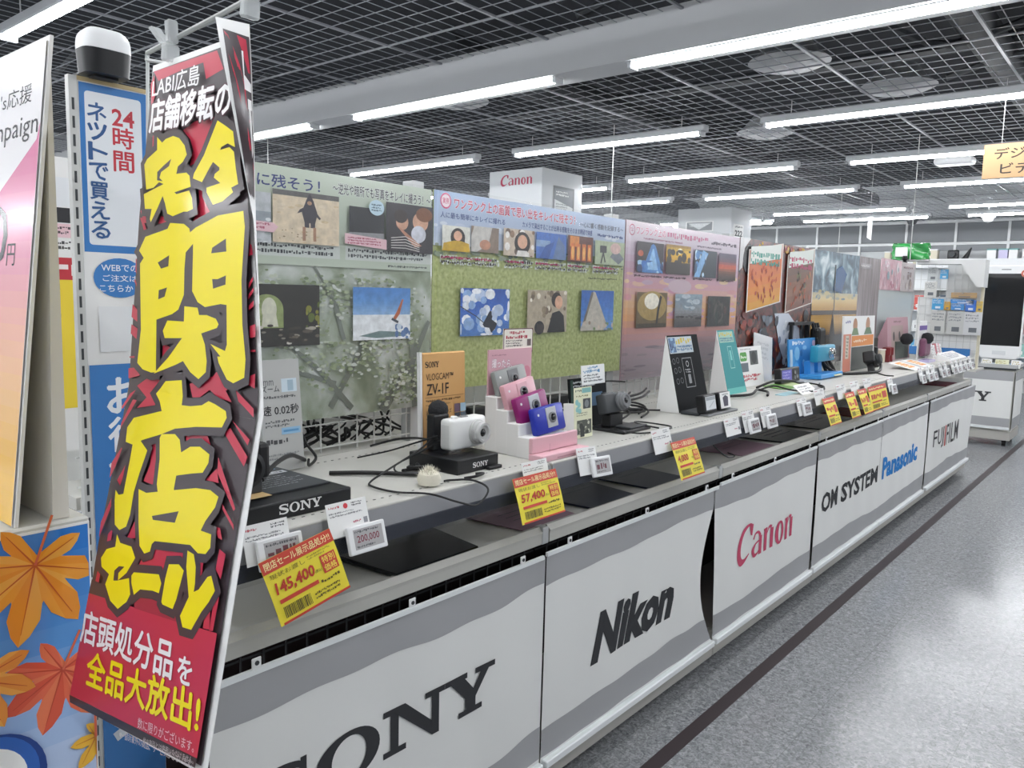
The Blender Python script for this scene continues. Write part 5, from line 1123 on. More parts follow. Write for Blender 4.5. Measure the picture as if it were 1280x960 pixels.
# each camera stands on its step
instant('grey instant camera on the topmost step', -1.600, 1.935, S_+.175, '#8f9391', -.13, 'mid_grey')
instant('pale pink instant camera on the third step', -1.552, 1.925, S_+.139, '#d8a7b1', -.16, 'pink_card')
instant('magenta instant camera on the second step', -1.504, 1.925, S_+.103, '#8c1f6b', -.15, 'silver_plate')
c4 = instant('blue instant camera on the lowest step', -1.456, 1.945, S_+.067, '#2233a8', -.07, 'silver_plate')
t = board('notice_card', 'small cream notice card with red print above the pink board', 'sign', -1.640, 1.93, S_+.300, .150, .080, mat('cream_notice', '#eae4da', .45), 0., .003, bevel=0)
def d(p): p.rect(0, 0, .15, .08, '#5a2c34'); p.rrect(.003, .003, .147, .077, .006, '#ece6dc'); p.lines(.03, .060, .12, .072, 1, '#b53a4a', fill=.8); p.lines(.012, .046, .14, .058, 1, '#b53a4a', fill=.85); p.lines(.012, .020, .112, .044, 3, '#35282c'); p.rect(.12, .022, .14, .044, '#6a5a5a'); p.lines(.02, .006, .13, .016, 1, '#c05a66')
pr(t, d)
# dark display with tilted camera and cream leaflet
t = board('dark_card', 'dark display card behind a tilted black camera', 'sign', -1.655, 2.345, S_+.002, .24, .185, mat('black_card', '#191b1e', .75, spec=.2), -.10, .01)
pr(t, lambda p: (p.lines(.01, .150, .20, .176, 2, '#c9cdd2'), p.rect(.10, .075, .21, .125, '#3a5f80'), p.rect(.004, .0, .02, .18, '#24463c')))
t = board('label_card', 'rounded white label with blue heading on the dark card', 'sign', -1.600, 2.32, S_+.172, .15, .07, 'card_white', -.10, .003, bevel=.001)
pr(t, lambda p: (p.rrect(.002, .002, .148, .068, .008, '#eef0f0'), p.lines(.04, .055, .11, .066, 1, '#3f8ab8', fill=.85), p.lines(.01, .041, .14, .054, 1, '#3f8ab8', fill=.9), p.lines(.012, .008, .14, .038, 3, '#35404a')))
t = board('cream_leaflet', 'tall cream leaflet standing before the dark card', 'leaflet', -1.535, 2.195, S_+.002, .105, .175, mat('cream_leaflet', '#e2e3c6', .5), -.06, .003)
def d(p):
    p.rect(.045, .155, .10, .172, '#7fb6b4'); p.lines(.006, .158, .042, .170, 1, '#5a6a58'); p.lines(.01, .140, .095, .150, 1, '#8a8a5a')
    for a, b in ((.014, .125), (.026, .115), (.016, .10), (.030, .094)): p.ell(a, b, .010, .010, '#8fc4c2', 12)
    p.rect(.05, .10, .095, .135, '#3f4446'); p.ell(.072, .117, .013, .014, '#7c8284', 14); p.lines(.01, .075, .09, .09, 2, '#8f9078'); p.rect(.012, .012, .098, .062, '#4f534c'); blobs(p, .012, .012, .098, .062, 22, ['#2b2e2a', '#8c9082', '#c3c6b4', '#6b6f62'], .012, random.Random(4)); p.rect(.03, .004, .055, .04, '#2c302e')
pr(t, d)
onebox('support', (.005, .004, 0), (.02, .05, .12), 'card_white', t)
c = compact('black_camera', 'black compact camera tilted up on its dark mount', (-1.56, 2.475, S_+.062), RZ, .15, .075, .04, 'dark_grey', 'mid_grey', lens_r=.028, rx=-.28)
mt = thing('camera_mount', 'black mount and tray under the tilted black camera', 'stand', (-1.56, 2.475, S_), RZ)
onebox('tray', (-.07, -.09, 0), (.12, .06, .012), 'black_plastic', mt, bevel=.003, seg=1); onebox('arm', (-.04, -.01, .012), (.05, .03, .06), 'black_plastic', mt, bevel=.004, seg=1); onebox('screen_slab', (-.02, -.085, .013), (.10, -.02, .020), 'dark_grey', mt, bevel=.002, seg=1)
cable('black cable looped on the shelf before the tilted black camera', [(-1.52, 2.42, 1.07), (-1.44, 2.44, 1.061), (-1.405, 2.55, 1.061), (-1.42, 2.66, 1.061), (-1.50, 2.68, 1.061), (-1.55, 2.62, 1.07), (-1.50, 2.55, 1.075), (-1.44, 2.60, 1.061)], .0032)
cable('tangled black cable behind the tilted black camera', [(-1.86, 2.62, 1.20), (-1.80, 2.70, 1.12), (-1.74, 2.80, 1.075), (-1.68, 2.90, 1.068), (-1.66, 2.80, 1.075), (-1.72, 2.66, 1.08), (-1.78, 2.76, 1.10), (-1.72, 2.92, 1.068), (-1.66, 3.0, 1.064)], .004)
cable('thick cable bundle lying against the wire grid', [(-1.84, 2.70, 1.10), (-1.74, 2.74, 1.09), (-1.70, 2.84, 1.08), (-1.72, 2.95, 1.07)], .006)
for k, (dx, dy) in enumerate(((0, 0), (.03, .10), (-.03, .18))):
    cable(('coiled black cable behind the tilted black camera, nearest loop', 'coiled black cable behind the tilted black camera, middle loop', 'coiled black cable behind the tilted black camera, farthest loop')[k], [(-1.70+dx+.06*cos(a*.9), 2.66+dy+.12*sin(a*.9), 1.064+.012*a) for a in range(9)], .0045)
cable('thin cable arching up the wire grid behind the tilted black camera', [(-1.80, 2.66, 1.07), (-1.86, 2.72, 1.16), (-1.86, 2.86, 1.18), (-1.84, 3.0, 1.17)], .0035)
# tall black board with two action cameras
def wedge(name, label, x, y, w, w2, h, dep, m, side, lean=.10):
    """a board with a triangular side wing: a folded card stand"""
    t = thing(name, label, 'sign', (x, y, S_+.001), RZ)
    G().add([(0, 0, 0), (w2, 0, 0), (w, lean, h), (.012, lean, h), (0, .006, 0), (w2, .006, 0), (w, lean+.006, h), (.012, lean+.006, h)], [(0, 1, 2, 3), (7, 6, 5, 4), (0, 4, 5, 1), (1, 5, 6, 2), (2, 6, 7, 3), (3, 7, 4, 0)]).build('face_panel', m, t)
    G().add([(-.004, 0, 0), (.008, lean, h), (-.010, dep, 0), (-.008, 0, 0), (.004, lean, h), (-.014, dep, 0)], [(0, 1, 2), (5, 4, 3), (0, 3, 4, 1), (1, 4, 5, 2), (2, 5, 3, 0)]).build('side_wing', side, t)
    return t, (lambda u, v, o: (u, lean*v/h-o*1.1, v))
t, f = wedge('black_wedge_board', 'tall black display board with outlined icons above two action cameras', -1.585, 3.035, .290, .285, .325, .105, mat('black_card', '#191b1e', .75, spec=.2), 'card_white', .085)
def d(p):
    p.rect(.014, .248, .23, .318, '#b9c4c9'); p.rect(.018, .252, .075, .314, '#4a6b92'); blobs(p, .018, .252, .075, .314, 10, ['#2f4a78', '#8ab0cf'], .014, random.Random(2)); p.lines(.08, .286, .222, .314, 1, '#c8b32f', fill=.95, ragged=0); p.lines(.08, .256, .222, .282, 2, '#3d6a92', fill=.8, ragged=0)
    for a, b in ((.02, .205), (.055, .208), (.022, .165), (.058, .168), (.025, .12), (.062, .122)): p.ring(a+.012, b+.01, .010, .0125, '#6b6f74', 14)
    for q in ([(.105, .10), (.19, .10)], [(.19, .10), (.19, .225)], [(.19, .225), (.105, .225)], [(.105, .225), (.105, .10)]): p.stroke(q, .003, '#9a9da0')
    p.ring(.147, .20, .010, .013, '#c9ccce', 14); p.lines(.12, .16, .175, .18, 2, '#b9bcbe'); p.rrect(.135, .115, .16, .155, .004, '#8a8d90')
pr(t, d, fn=f)
b_ = thing('grey_tray', 'dark grey tray carrying two action cameras', 'stand', (-1.50, 3.02, S_), RZ)
G().box((.0, -.01, 0), (.31, .075, .014)).build('tray', 'dark_grey', b_, bevel=.004); G().box((.01, -.055, 0), (.29, -.012, .010)).build('front_bar', 'mid_grey', b_, bevel=.003)
for (y, lab, scr) in ((3.075, 'silver faced action camera on the dark grey tray, nearer the black board', True), (3.215, 'white faced action camera on the dark grey tray', False)):
    a = thing('action_camera', lab, 'camera', (-1.47, y, S_+.0145), RZ, 'action cameras on the grey tray', -.18)
    G().box((-.055, -.012, 0), (.055, .028, .075)).build('body', 'black_plastic', a, bevel=.006)
    if scr:
        onebox('screen', (-.045, -.0145, .010), (.045, -.0122, .066), mat('bright_screen', '#dfe3e6', .15), a, bevel=.0008, seg=1); pr(a, lambda p: (p.rect(-.043, .05, .043, .064, '#9aa0a6'), p.stroke([(-.02, .02), (.03, .045)], .004, '#aab0b6')), y0=-.0146)
    else:
        onebox('front_card', (-.048, -.0145, .004), (.048, -.0122, .072), 'card_white', a); pr(a, lambda p: (p.poly([(-.02, .012), (.02, .012), (.026, .05), (.0, .06), (-.026, .05)], '#4a4657'), p.lines(-.03, .058, .03, .068, 1, '#5a5c62')), y0=-.0146)
cable('black cable trailing behind the two action cameras', [(-1.58, 3.35, 1.10), (-1.56, 3.42, 1.075), (-1.60, 3.50, 1.065), (-1.66, 3.58, 1.065)], .004)
# teal wedge
t, f = wedge('teal_wedge_board', 'teal wedge board with pale outlines beside the tall black board', -1.715, 3.80, .205, .228, .325, .10, mat('teal_card', '#3a8f92', .6, spec=.3), 'card_white', .085)
def d(p): p.rect(.016, .262, .186, .318, '#8fb9a8'); p.lines(.02, .292, .18, .314, 1, '#c2ad3a', fill=.9, ragged=0); p.lines(.02, .266, .18, .288, 2, '#2f6a86', fill=.8, ragged=0); [p.stroke(q, .003, '#9fd3d0') for q in ([(.09, .13), (.14, .13)], [(.14, .13), (.14, .24)], [(.14, .24), (.09, .24)], [(.09, .24), (.09, .13)])]; p.rect(.105, .17, .125, .22, '#6fc0be'); p.rect(.0, .0, .22, .03, '#57b3ae')
pr(t, d, fn=f)
cable('black cable bundle at the foot of the teal wedge', [(-1.66, 3.68, 1.066), (-1.60, 3.80, 1.07), (-1.62, 3.92, 1.08), (-1.66, 4.04, 1.07), (-1.60, 4.02, 1.066), (-1.55, 3.9, 1.062)], .007)
# white cards with product prints
t = board('white_card', 'white product card with green oval print', 'sign', -1.795, 4.13, S_+.002, .33, .225, 'card_white', -.16, .004)
def d(p): p.rrect(.03, .145, .12, .195, .015, '#4f9a3f'); p.lines(.04, .155, .11, .185, 1, '#e6efe0'); p.rect(.16, .12, .27, .20, '#4a4f50'); p.ell(.215, .16, .035, .035, '#23282a'); p.rect(.03, .085, .13, .135, '#5f6a72'); p.lines(.03, .03, .29, .07, 2, '#b8283a', fill=.85); p.lines(.04, .205, .22, .216, 1, '#8a8c8e')
pr(t, d)
t = board('clear_sleeve_card', 'tilted white card in a shiny sleeve behind the green printed card', 'sign', -1.845, 4.42, S_+.002, .28, .30, mat('glossy_card', '#dcdddf', .12, coat=.6), -.10, .004); t.rotation_euler = (-.10, .14, RZ)
pr(t, lambda p: (p.lines(.05, .15, .24, .26, 4, '#a3a6aa'), p.stroke([(.04, .20), (.2, .10)], .01, '#b9bcc0')))
t = thing('small_display_camera', 'black small camera with a lit violet screen', 'camera', (-1.69, 4.44, S_+.012), RZ, None, -.1)
G().box((0, 0, 0), (.30, .04, .085)).build('body', 'black_plastic', t, bevel=.006); pr(t, lambda p: (p.rect(.02, .012, .17, .075, '#6a66c0'), p.lines(.03, .02, .16, .07, 3, '#a9a6e0')), 'screen')
for a, b in ((.215, .055), (.25, .03), (.215, .025)): G().cyl((a, 0, b), (a, -.004, b), .012, n=14).build('button', 'mid_grey', t)
t = board('green_pad', 'green card lying flat under coiled cables', 'card', -1.60, 4.28, S_+.001, .42, .13, mat('green_card', '#6a9a4a', .6), -1.50, .004)
pr(t, lambda p: p.rect(.18, .01, .40, .12, '#c3d29a'))
t = board('pale_blue_pad', 'pale blue card lying flat before the green card', 'card', -1.50, 4.0, S_+.001, .20, .05, mat('pale_blue_card', '#9cc3cc', .5), -1.50, .004)
cable('black cable coiled in a loop before the violet screen', [(-1.66, 4.05, 1.066), (-1.62, 4.15, 1.085), (-1.56, 4.22, 1.066), (-1.47, 4.24, 1.063), (-1.43, 4.34, 1.066), (-1.46, 4.46, 1.075), (-1.54, 4.46, 1.085), (-1.55, 4.36, 1.08), (-1.49, 4.30, 1.066), (-1.44, 4.42, 1.064), (-1.52, 4.56, 1.064), (-1.56, 4.70, 1.064)], .0045)
cable('black cable arching above the green card', [(-1.70, 4.12, 1.07), (-1.66, 4.25, 1.10), (-1.62, 4.40, 1.095), (-1.62, 4.52, 1.075), (-1.64, 4.66, 1.064)], .0065)
# blue display with waterproof camera
t = board('blue_display', 'bright blue display board holding a rugged blue camera', 'sign', -1.80, 4.86, S_+.002, .54, .245, mat('blue_card', '#3a8ed0', .4), -.08, .01)
def d(p): p.lines(.06, .205, .34, .235, 1, '#e4eef6', fill=.85); blobs(p, .02, .02, .52, .2, 16, ['#5aa6df', '#2f7cc0', '#82bfe8'], .05, random.Random(9)); p.ell(.44, .21, .03, .02, '#c9b6d6'); p.rect(.02, .05, .06, .18, '#b9cfe0')
pr(t, d)
onebox('base', (.10, -.16, -.008), (.52, -.0, .02), 'blue_card', t, bevel=.003, seg=1); onebox('post', (.20, -.06, .02), (.27, -.02, .10), 'blue_card', t); onebox('post', (.34, -.06, .02), (.41, -.02, .10), 'blue_card', t)
compact('rugged_camera', 'turquoise rugged camera with chrome lens on the blue display', (-1.72, 5.20, S_+.102), RZ, .34, .105, .05, mat('turquoise', '#2a8fb0', .35), 'chrome', lens_r=.03)
t = board('yellow_tag', 'small yellow tag on the blue display base', 'tag', -1.63, 5.20, S_+.016, .14, .03, mat('yellow_tag', '#d8cf9a', .5), -1.2, .003)
t = board('tilted_price_card', 'white price card tilted on the shelf before the violet screen', 'tag', -1.45, 4.12, S_+.001, .23, .07, 'card_white', -.9, .003); pr(t, lambda p: p.lines(.02, .01, .2, .06, 3, '#6a6c70'))
# straps hanging from a black bracket
t = thing('strap_stand', 'black bracket with hanging straps behind the blue display', 'stand', (-1.86, 5.02, S_), RZ)
for a in (.0, .28): onebox('post', (a, 0, 0), (a+.02, .02, .34), 'black_plastic', t)
onebox('crossbar', (-.02, -.02, .33), (.34, .02, .35), 'black_plastic', t)
for a, b in ((.30, .40), (.34, .48), (.39, .56)): G().tube([(a, -.02, .34), (a+.03, -.05, .22), ((a+b)/2, -.08, .10), (b, -.10, .015)], .011, 6, 6).build('strap', 'black_rubber', t, smooth=True)
onebox('hanging_pouch', (.31, -.07, .16), (.44, .0, .31), 'black_rubber', t, bevel=.02)
# salmon board with white card, and binoculars in front
t = board('salmon_board', 'salmon and white display board with small portraits', 'sign', -1.72, 5.62, S_+.002, .72, .385, 'card_white', -.03, .012)
def d(p):
    p.rect(.0, .0, .17, .26, '#cf8672'); p.rect(.05, .09, .12, .25, '#c9c2b4'); p.lines(.06, .10, .11, .24, 6, '#5f6a58'); p.rect(.18, .17, .70, .245, '#d98a48'); p.lines(.22, .19, .66, .225, 1, '#f0dcc4'); p.ell(.25, .32, .05, .05, '#b58a70'); p.poly([(.17, .25), (.34, .25), (.30, .30), (.21, .30)], '#7a9070'); p.ell(.55, .32, .05, .055, '#b58a70'); p.poly([(.46, .25), (.66, .25), (.61, .30), (.51, .30)], '#6a8068'); p.lines(.03, .33, .15, .36, 1, '#8a8ab0')
    p.rect(.18, .0, .70, .165, '#4f534f')
pr(t, d)
def binocular(label, y, x, col, s=1.):
    t = thing('binoculars', label, 'binoculars', (x, y, S_), RZ, 'binoculars beside the salmon board')
    for k in (-1, 1): G().lathe([(.026*s, 0), (.030*s, .004), (.026*s, .05*s), (.034*s, .06*s), (.034*s, .115*s), (.028*s, .12*s)], 18, (k*.042*s, 0, 0)).build('barrel', col, t, smooth=True)
    onebox('bridge', (-.03*s, -.012*s, .05*s), (.03*s, .012*s, .085*s), 'black_plastic', t, bevel=.004); return t
cc = thing('camcorder', 'black handheld camcorder tilted before the salmon board', 'camera', (-1.60, 5.86, S_+.06), RZ); cc.rotation_euler = (-.25, .35, RZ); cc.scale = (.75, .75, .75); cc.location.z = S_+.05
G().box((-.10, -.05, 0), (.11, .05, .11)).build('body', 'black_plastic', cc, bevel=.015); G().lathe([(.045, 0), (.048, .03), (.04, .04), (.03, .035)], 20, (.02, -.05, .055), (0, -1, 0)).build('lens', 'dark_grey', cc, smooth=True); onebox('hand_strap', (.10, -.03, .02), (.125, .03, .09), 'black_rubber', cc, bevel=.006); onebox('support', (-.03, -.02, -.065), (.03, .03, .004), 'black_plastic', cc)
cable('heavy black cable looping under the camcorder', [(-1.80, 5.30, 1.30), (-1.76, 5.34, 1.14), (-1.68, 5.42, 1.07), (-1.58, 5.62, 1.066), (-1.54, 5.82, 1.07), (-1.57, 5.98, 1.10), (-1.60, 5.98, 1.15)], .010)
cable('thin cable running along the shelf toward the price tags', [(-1.62, 5.9, 1.061), (-1.52, 5.75, 1.060), (-1.45, 5.65, 1.059), (-1.40, 5.66, 1.058)], .004)
mat('maroon_body', '#7a2226', .4); mat('magenta_body', '#a02a5c', .4)
binocular('black binoculars before the salmon board, nearest', 6.55, -1.80, 'black_plastic', 1.15); binocular('dark red binoculars before the green case', 7.00, -1.79, 'maroon_body', 1.0); binocular('magenta and black binoculars behind the black pair', 6.62, -1.86, 'magenta_body', 1.2)
t = thing('cream_box', 'small cream box between two binoculars', 'box', (-1.78, 6.76, S_), RZ); onebox('carton', (0, 0, 0), (.13, .06, .10), mat('cream_box', '#d9d2bd', .6), t, bevel=.003, seg=1); onebox('lid', (-.002, -.002, .1), (.132, .062, .11), 'cream_notice', t)
mat('olive_case', '#4d5650', .5)
for y, x, lab in ((7.28, -1.80, 'dark olive case standing upright before the pink stand'), (6.72, -1.885, 'dark olive case under the wood poster')):
    t = thing('olive_case', lab, 'case', (x, y, S_), RZ); onebox('shell', (0, 0, 0), (.42, .05, .155 if x > -1.85 else .19), 'olive_case', t, bevel=.005, seg=1); onebox('lid_line', (-.001, -.001, .11), (.421, .051, .113), 'dark_grey', t)
# pink stand and flower-like muffs
t, f = wedge('pink_product_stand', 'tall dusty pink product stand near the gondola end', -1.80, 7.05, .66, .70, .36, .16, mat('dusty_pink', '#b58f98', .5), 'dusty_pink', .03)
pr(t, lambda p: (p.rect(.12, .02, .50, .29, '#a99590'), p.lines(.2, .31, .5, .335, 1, '#6a4a54'), p.ell(.2, .2, .03, .04, '#4a4446'), p.ell(.38, .2, .03, .04, '#4a4446')), fn=f)
for y, x, z, lab in ((7.36, -1.74, 1.235, 'dark round wind muff on a clear stem, nearer the pink stand'), (7.72, -1.66, 1.235, 'dark round wind muff above the purple pack')):
    t = thing('wind_muff', lab, 'muff', (x, y, z), RZ); G().lathe([(.004, -.05), (.03, -.045), (.05, -.02), (.052, .01), (.036, .04), (.006, .05)], 16).build('foam_ball', 'foam_dark', t, smooth=True); onebox('stem', (-.012, -.012, -.18), (.012, .012, -.045), 'clear_plastic', t)
t = thing('purple_pack', 'purple and white hanging pack near the gondola end', 'package', (-1.70, 7.60, S_), RZ); onebox('card', (0, 0, .0), (.26, .012, .33), 'card_white', t); onebox('header', (0, -.003, .25), (.26, 0, .29), mat('violet', '#6f58a0', .5), t); onebox('blister', (.02, -.05, .02), (.24, 0, .18), mat('plum', '#7d4f68', .4), t, bevel=.02)
# end cluster: small boxes on a sloped tray
mat('rose_box', '#c46a74', .5)
for k, (y, m, h) in enumerate(((7.82, 'card_white', .13), (7.90, 'card_white', .12), (7.97, 'rose_box', .13), (8.03, 'card_white', .13), (8.09, 'pink_card', .125), (8.15, 'card_white', .12))):
    nm = ('first', 'second', 'third, rose red', 'fourth', 'fifth, pale pink', 'last')[k]
    t = thing('accessory_box', f'small accessory box, {nm} in the row at the gondola end', 'box', (-1.62, y, S_), RZ, 'accessory boxes at the gondola end', -.25)
    onebox('carton', (0, 0, 0), (.058, .05, h), m, t, bevel=.002, seg=1); pr(t, lambda p: p.lines(.008, .02, .05, h-.02, 4, '#8a8c92'))
t = thing('leaflet_tray', 'white sloped tray of leaflets behind the far price tags', 'tray', (-1.42, 7.55, S_), RZ)
G().prism([(0, 0, 0), (0, .12, 0), (0, .12, .06), (0, 0, .012)], (.62, 0, 0)).build('tray', 'card_white', t); pr(t, lambda p: p.lines(.03, .02, .58, .10, 4, '#8f8f9a'), fn=lambda u, v, o: (u, v, .014+v*.4+o))
t = thing('iridescent_pack', 'pale iridescent blister pack beside the orange cards', 'package', (-1.52, 7.20, S_), RZ); onebox('card', (0, 0, 0), (.22, .08, .02), mat('iridescent', '#b9b4d6', .2), t); onebox('bubble', (.03, .01, .02), (.19, .07, .07), 'clear_plastic', t, bevel=.015)
for k, y in enumerate((6.28, 6.62)):
    t = board('orange_card', ('orange and white card lying on the shelf, nearer', 'orange and white card lying on the shelf, farther')[k], 'card', -1.41, y, S_+.001, .28, .19, 'card_white', -1.35, .003, group='orange cards on the shelf')
    pr(t, lambda p: (p.rect(.06, .05, .22, .17, '#d9924a'), p.lines(.08, .07, .2, .15, 3, '#f3e2c8')))
# cables hanging behind the wire grid
r = random.Random(21)
for k in range(9):
    y = 1.36+.05*k; pts = [(-2.02, y+r.uniform(-.05, .05), 1.06), (-2.0, y+r.uniform(-.1, .1), 1.08+r.uniform(0, .04)), (-1.98, y+r.uniform(-.12, .12), 1.11+r.uniform(0, .04)), (-2.0, y+r.uniform(-.1, .1), 1.07), (-2.01, y+r.uniform(-.05, .12), 1.12), (-2.0, y+r.uniform(-.1, .1), 1.16)]
    o = cable(f'tangled black cable behind the wire grid, {("leftmost", "second", "third", "fourth", "middle", "sixth", "seventh", "eighth", "rightmost")[k]} of nine', pts, r.choice((.003, .004, .005)), group='cables tangled behind the wire grid')
for k, (y, w_) in enumerate(((1.95, .14), (2.14, .10), (2.62, .16))):
    t = thing('power_adapter', ('black power box behind the wire grid, nearest the orange board', 'black power box behind the wire grid, middle', 'black power box behind the wire grid, near the dark card')[k], 'adapter', (-2.0, y, 1.0505), RZ, 'power boxes behind the grid'); onebox('case', (0, -.03, 0), (w_, .03, .07), 'black_plastic', t, bevel=.008); onebox('plug', (-.02, -.012, .02), (0, .012, .05), 'dark_grey', t)

# ------------------------------------------------------------------ mats on the lower shelf
LZ = .8560
mat('black_mat', '#0e0f13', .16); mat('navy_mat', '#15192a', .3); mat('mauve_mat', '#8c6f7d', .5); mat('wine_mat', '#6b2a33', .6)
def floor_mat(label, pts, m, lines=0, th=.006, group='mats on the lower shelf'):
    o = thing('counter_mat', label, 'mat', (0, 0, 0), 0, group)
    G().prism([(x, y, LZ+.0015) for x, y in pts], (0, 0, th)).build('slab', m, o, bevel=.002, seg=1)
    if lines:
        p = Print(); (a, b), (c, e) = pts[0], pts[2]; x0, x1 = min(a, c), max(a, c); y0, y1 = min(b, e), max(b, e)
        for k in range(lines): p.stroke([(y0+(y1-y0)*.2, x0+(x1-x0)*(.3+.15*k)), (y0+(y1-y0)*.75, x0+(x1-x0)*(.3+.15*k))], .004, '#3f4452')
        p.build('print', INK, o, fn=lambda u, v, oo: (v, u, LZ+.0022+th+oo))
    return o
floor_mat('glossy black counter mat nearest the sale banner', [(-1.385, 1.25), (-1.385, 1.545), (-1.70, 1.60), (-1.70, 1.23)], 'black_mat', 0, .012)
floor_mat('mauve printed counter mat under the second yellow card', [(-1.40, 1.76), (-1.40, 2.02), (-1.62, 2.05), (-1.62, 1.74)], 'mauve_mat', 3, .003)
floor_mat('navy counter mat between the second and third yellow cards', [(-1.385, 2.10), (-1.385, 2.36), (-1.70, 2.42), (-1.70, 2.08)], 'navy_mat', 2)
floor_mat('dark navy counter mat under the third yellow card', [(-1.385, 2.47), (-1.385, 2.73), (-1.70, 2.76), (-1.70, 2.46)], 'navy_mat', 2)
floor_mat('pale mauve counter mat beyond the third yellow card', [(-1.39, 3.30), (-1.39, 3.66), (-1.65, 3.66), (-1.65, 3.26)], 'mauve_mat', 2, .003)
floor_mat('black counter mat before the teal wedge', [(-1.39, 3.75), (-1.39, 4.14), (-1.65, 4.2), (-1.65, 3.72)], 'black_mat', 3)
floor_mat('long black counter mat under the four small yellow cards', [(-1.39, 4.28), (-1.39, 4.82), (-1.65, 4.85), (-1.65, 4.26)], 'black_mat', 2)
floor_mat('dark wine counter mat near the last yellow card', [(-1.39, 4.92), (-1.39, 5.28), (-1.65, 5.28), (-1.65, 4.92)], 'wine_mat', 2)
floor_mat('red printed counter mat near the far end of the lower shelf', [(-1.40, 7.35), (-1.40, 7.75), (-1.62, 7.75), (-1.62, 7.35)], 'wine_mat', 3)
cable('thin black cable dangling under the shelf before the pale mauve mat', [(-1.44, 2.98, .99), (-1.40, 3.02, .93), (-1.385, 3.10, .885), (-1.40, 3.2, .875), (-1.45, 3.24, .875)], .003)

# ------------------------------------------------------------------ price tags on the clear rail
RXX = FX+.027
def bent(w, h, b): return lambda u, v, o: (u, -b*sin(pi*min(max(v/h, 0), 1))*.6-b*(1-v/h)**2-o, v)
def yellow_card(label, y, ztop, w, h, price, rx=-.22, roll=0., seed=1, far=False):
    t = thing('sale_card', label, 'price card', (RXX+(.020 if price == '145,400' else .004)+h*sin(-rx), y, ztop-h*cos(rx)), RZ, 'yellow sale price cards on the rail', rx); t.rotation_euler = (rx, roll, RZ)
    f = bent(w, h, .006)
    G().grid(lambda u, v: f(u*w, v*h, -.0016), 6, 10).build('sheet', mat('yellow_card', '#ead93a', .5), t, smooth=True, solid=-.0006)
    p = Print(); R_ = '#c8402c'; rnd = random.Random(seed)
    p.rect(0, h*.80, w, h, R_, 6, 4); p.rect(w*.04, 0, w, h*.035, R_, 6, 1)
    if far:
        p.lines(w*.04, h*.83, w*.96, h*.96, 1, '#eed9a0', rnd=rnd); p.lines(w*.08, h*.46, w*.60, h*.66, 1, R_, fill=.95, ragged=0, rnd=rnd); p.rect(w*.68, h*.42, w*.92, h*.70, R_)
    else:
        p.text('閉店セール展示品処分!!', w*.04, h*.84, h*.12, '#f1e6a8', w=w*.92, bold=.01); p.text('現状お渡し', w*.06, h*.69, h*.075, '#7a6a20', w=w*.48, bold=0.); p.lines(w*.58, h*.70, w*.92, h*.78, 2, '#a89a2c', rnd=rnd)
        p.text(price, w*.07, h*.42, h*.21, '#b8321e', w=w*(.54 if len(price) > 5 else .42), bold=.03, shear=.12); p.text('(税込)', w*.62, h*.46, h*.06, '#4a3a1a', w=w*.09, bold=0.)
        p.rect(w*.73, h*.40, w*.95, h*.68, R_); p.text('特別', w*.75, h*.55, h*.11, '#f3e05a', w=w*.18, bold=.01); p.text('価格', w*.75, h*.42, h*.11, '#f3e05a', w=w*.18, bold=.01)
    p.rect(w*.08, h*.31, w*.62, h*.37, R_); p.lines(w*.65, h*.27, w*.95, h*.35, 1, '#5a4c1c', rnd=rnd); p.lines(w*.52, h*.10, w*.92, h*.22, 2, '#5a4c1c', rnd=rnd)
    x = w*.09
    while x < w*.46: ww = rnd.uniform(.0008, .0028)*(w/.18); p.rect(x, h*.08, x+ww, h*.25, '#4a4220', lay=p.l); x += ww+rnd.uniform(.0008, .002)*(w/.18)
    p.build('print', INK, t, fn=f, cuts_v=[h*k/10 for k in range(1, 10)])
yellow_card('large yellow sale card nearest the sale banner', .862, 1.018, .172, .133, '145,400', -.25, -.20)
yellow_card('yellow sale card below the pink stepped stand', 1.625, 1.047, .195, .126, '57,400', -.28, .0, 2)
yellow_card('yellow sale card below the tilted black camera', 2.505, 1.031, .182, .138, '4,000', -.34, .0, 3)
for k, (y, w_, lab) in enumerate(((4.085, .175, 'small yellow sale card before the violet screen'), (4.44, .155, 'small yellow sale card second after the violet screen'), (4.665, .150, 'small yellow sale card third after the violet screen'), (4.86, .37, 'wide yellow sale card at the end of the yellow group'))):
    yellow_card(lab, y, 1.048, w_, .142, '', -.34 if k < 3 else -.22, 0., 4+k, True)
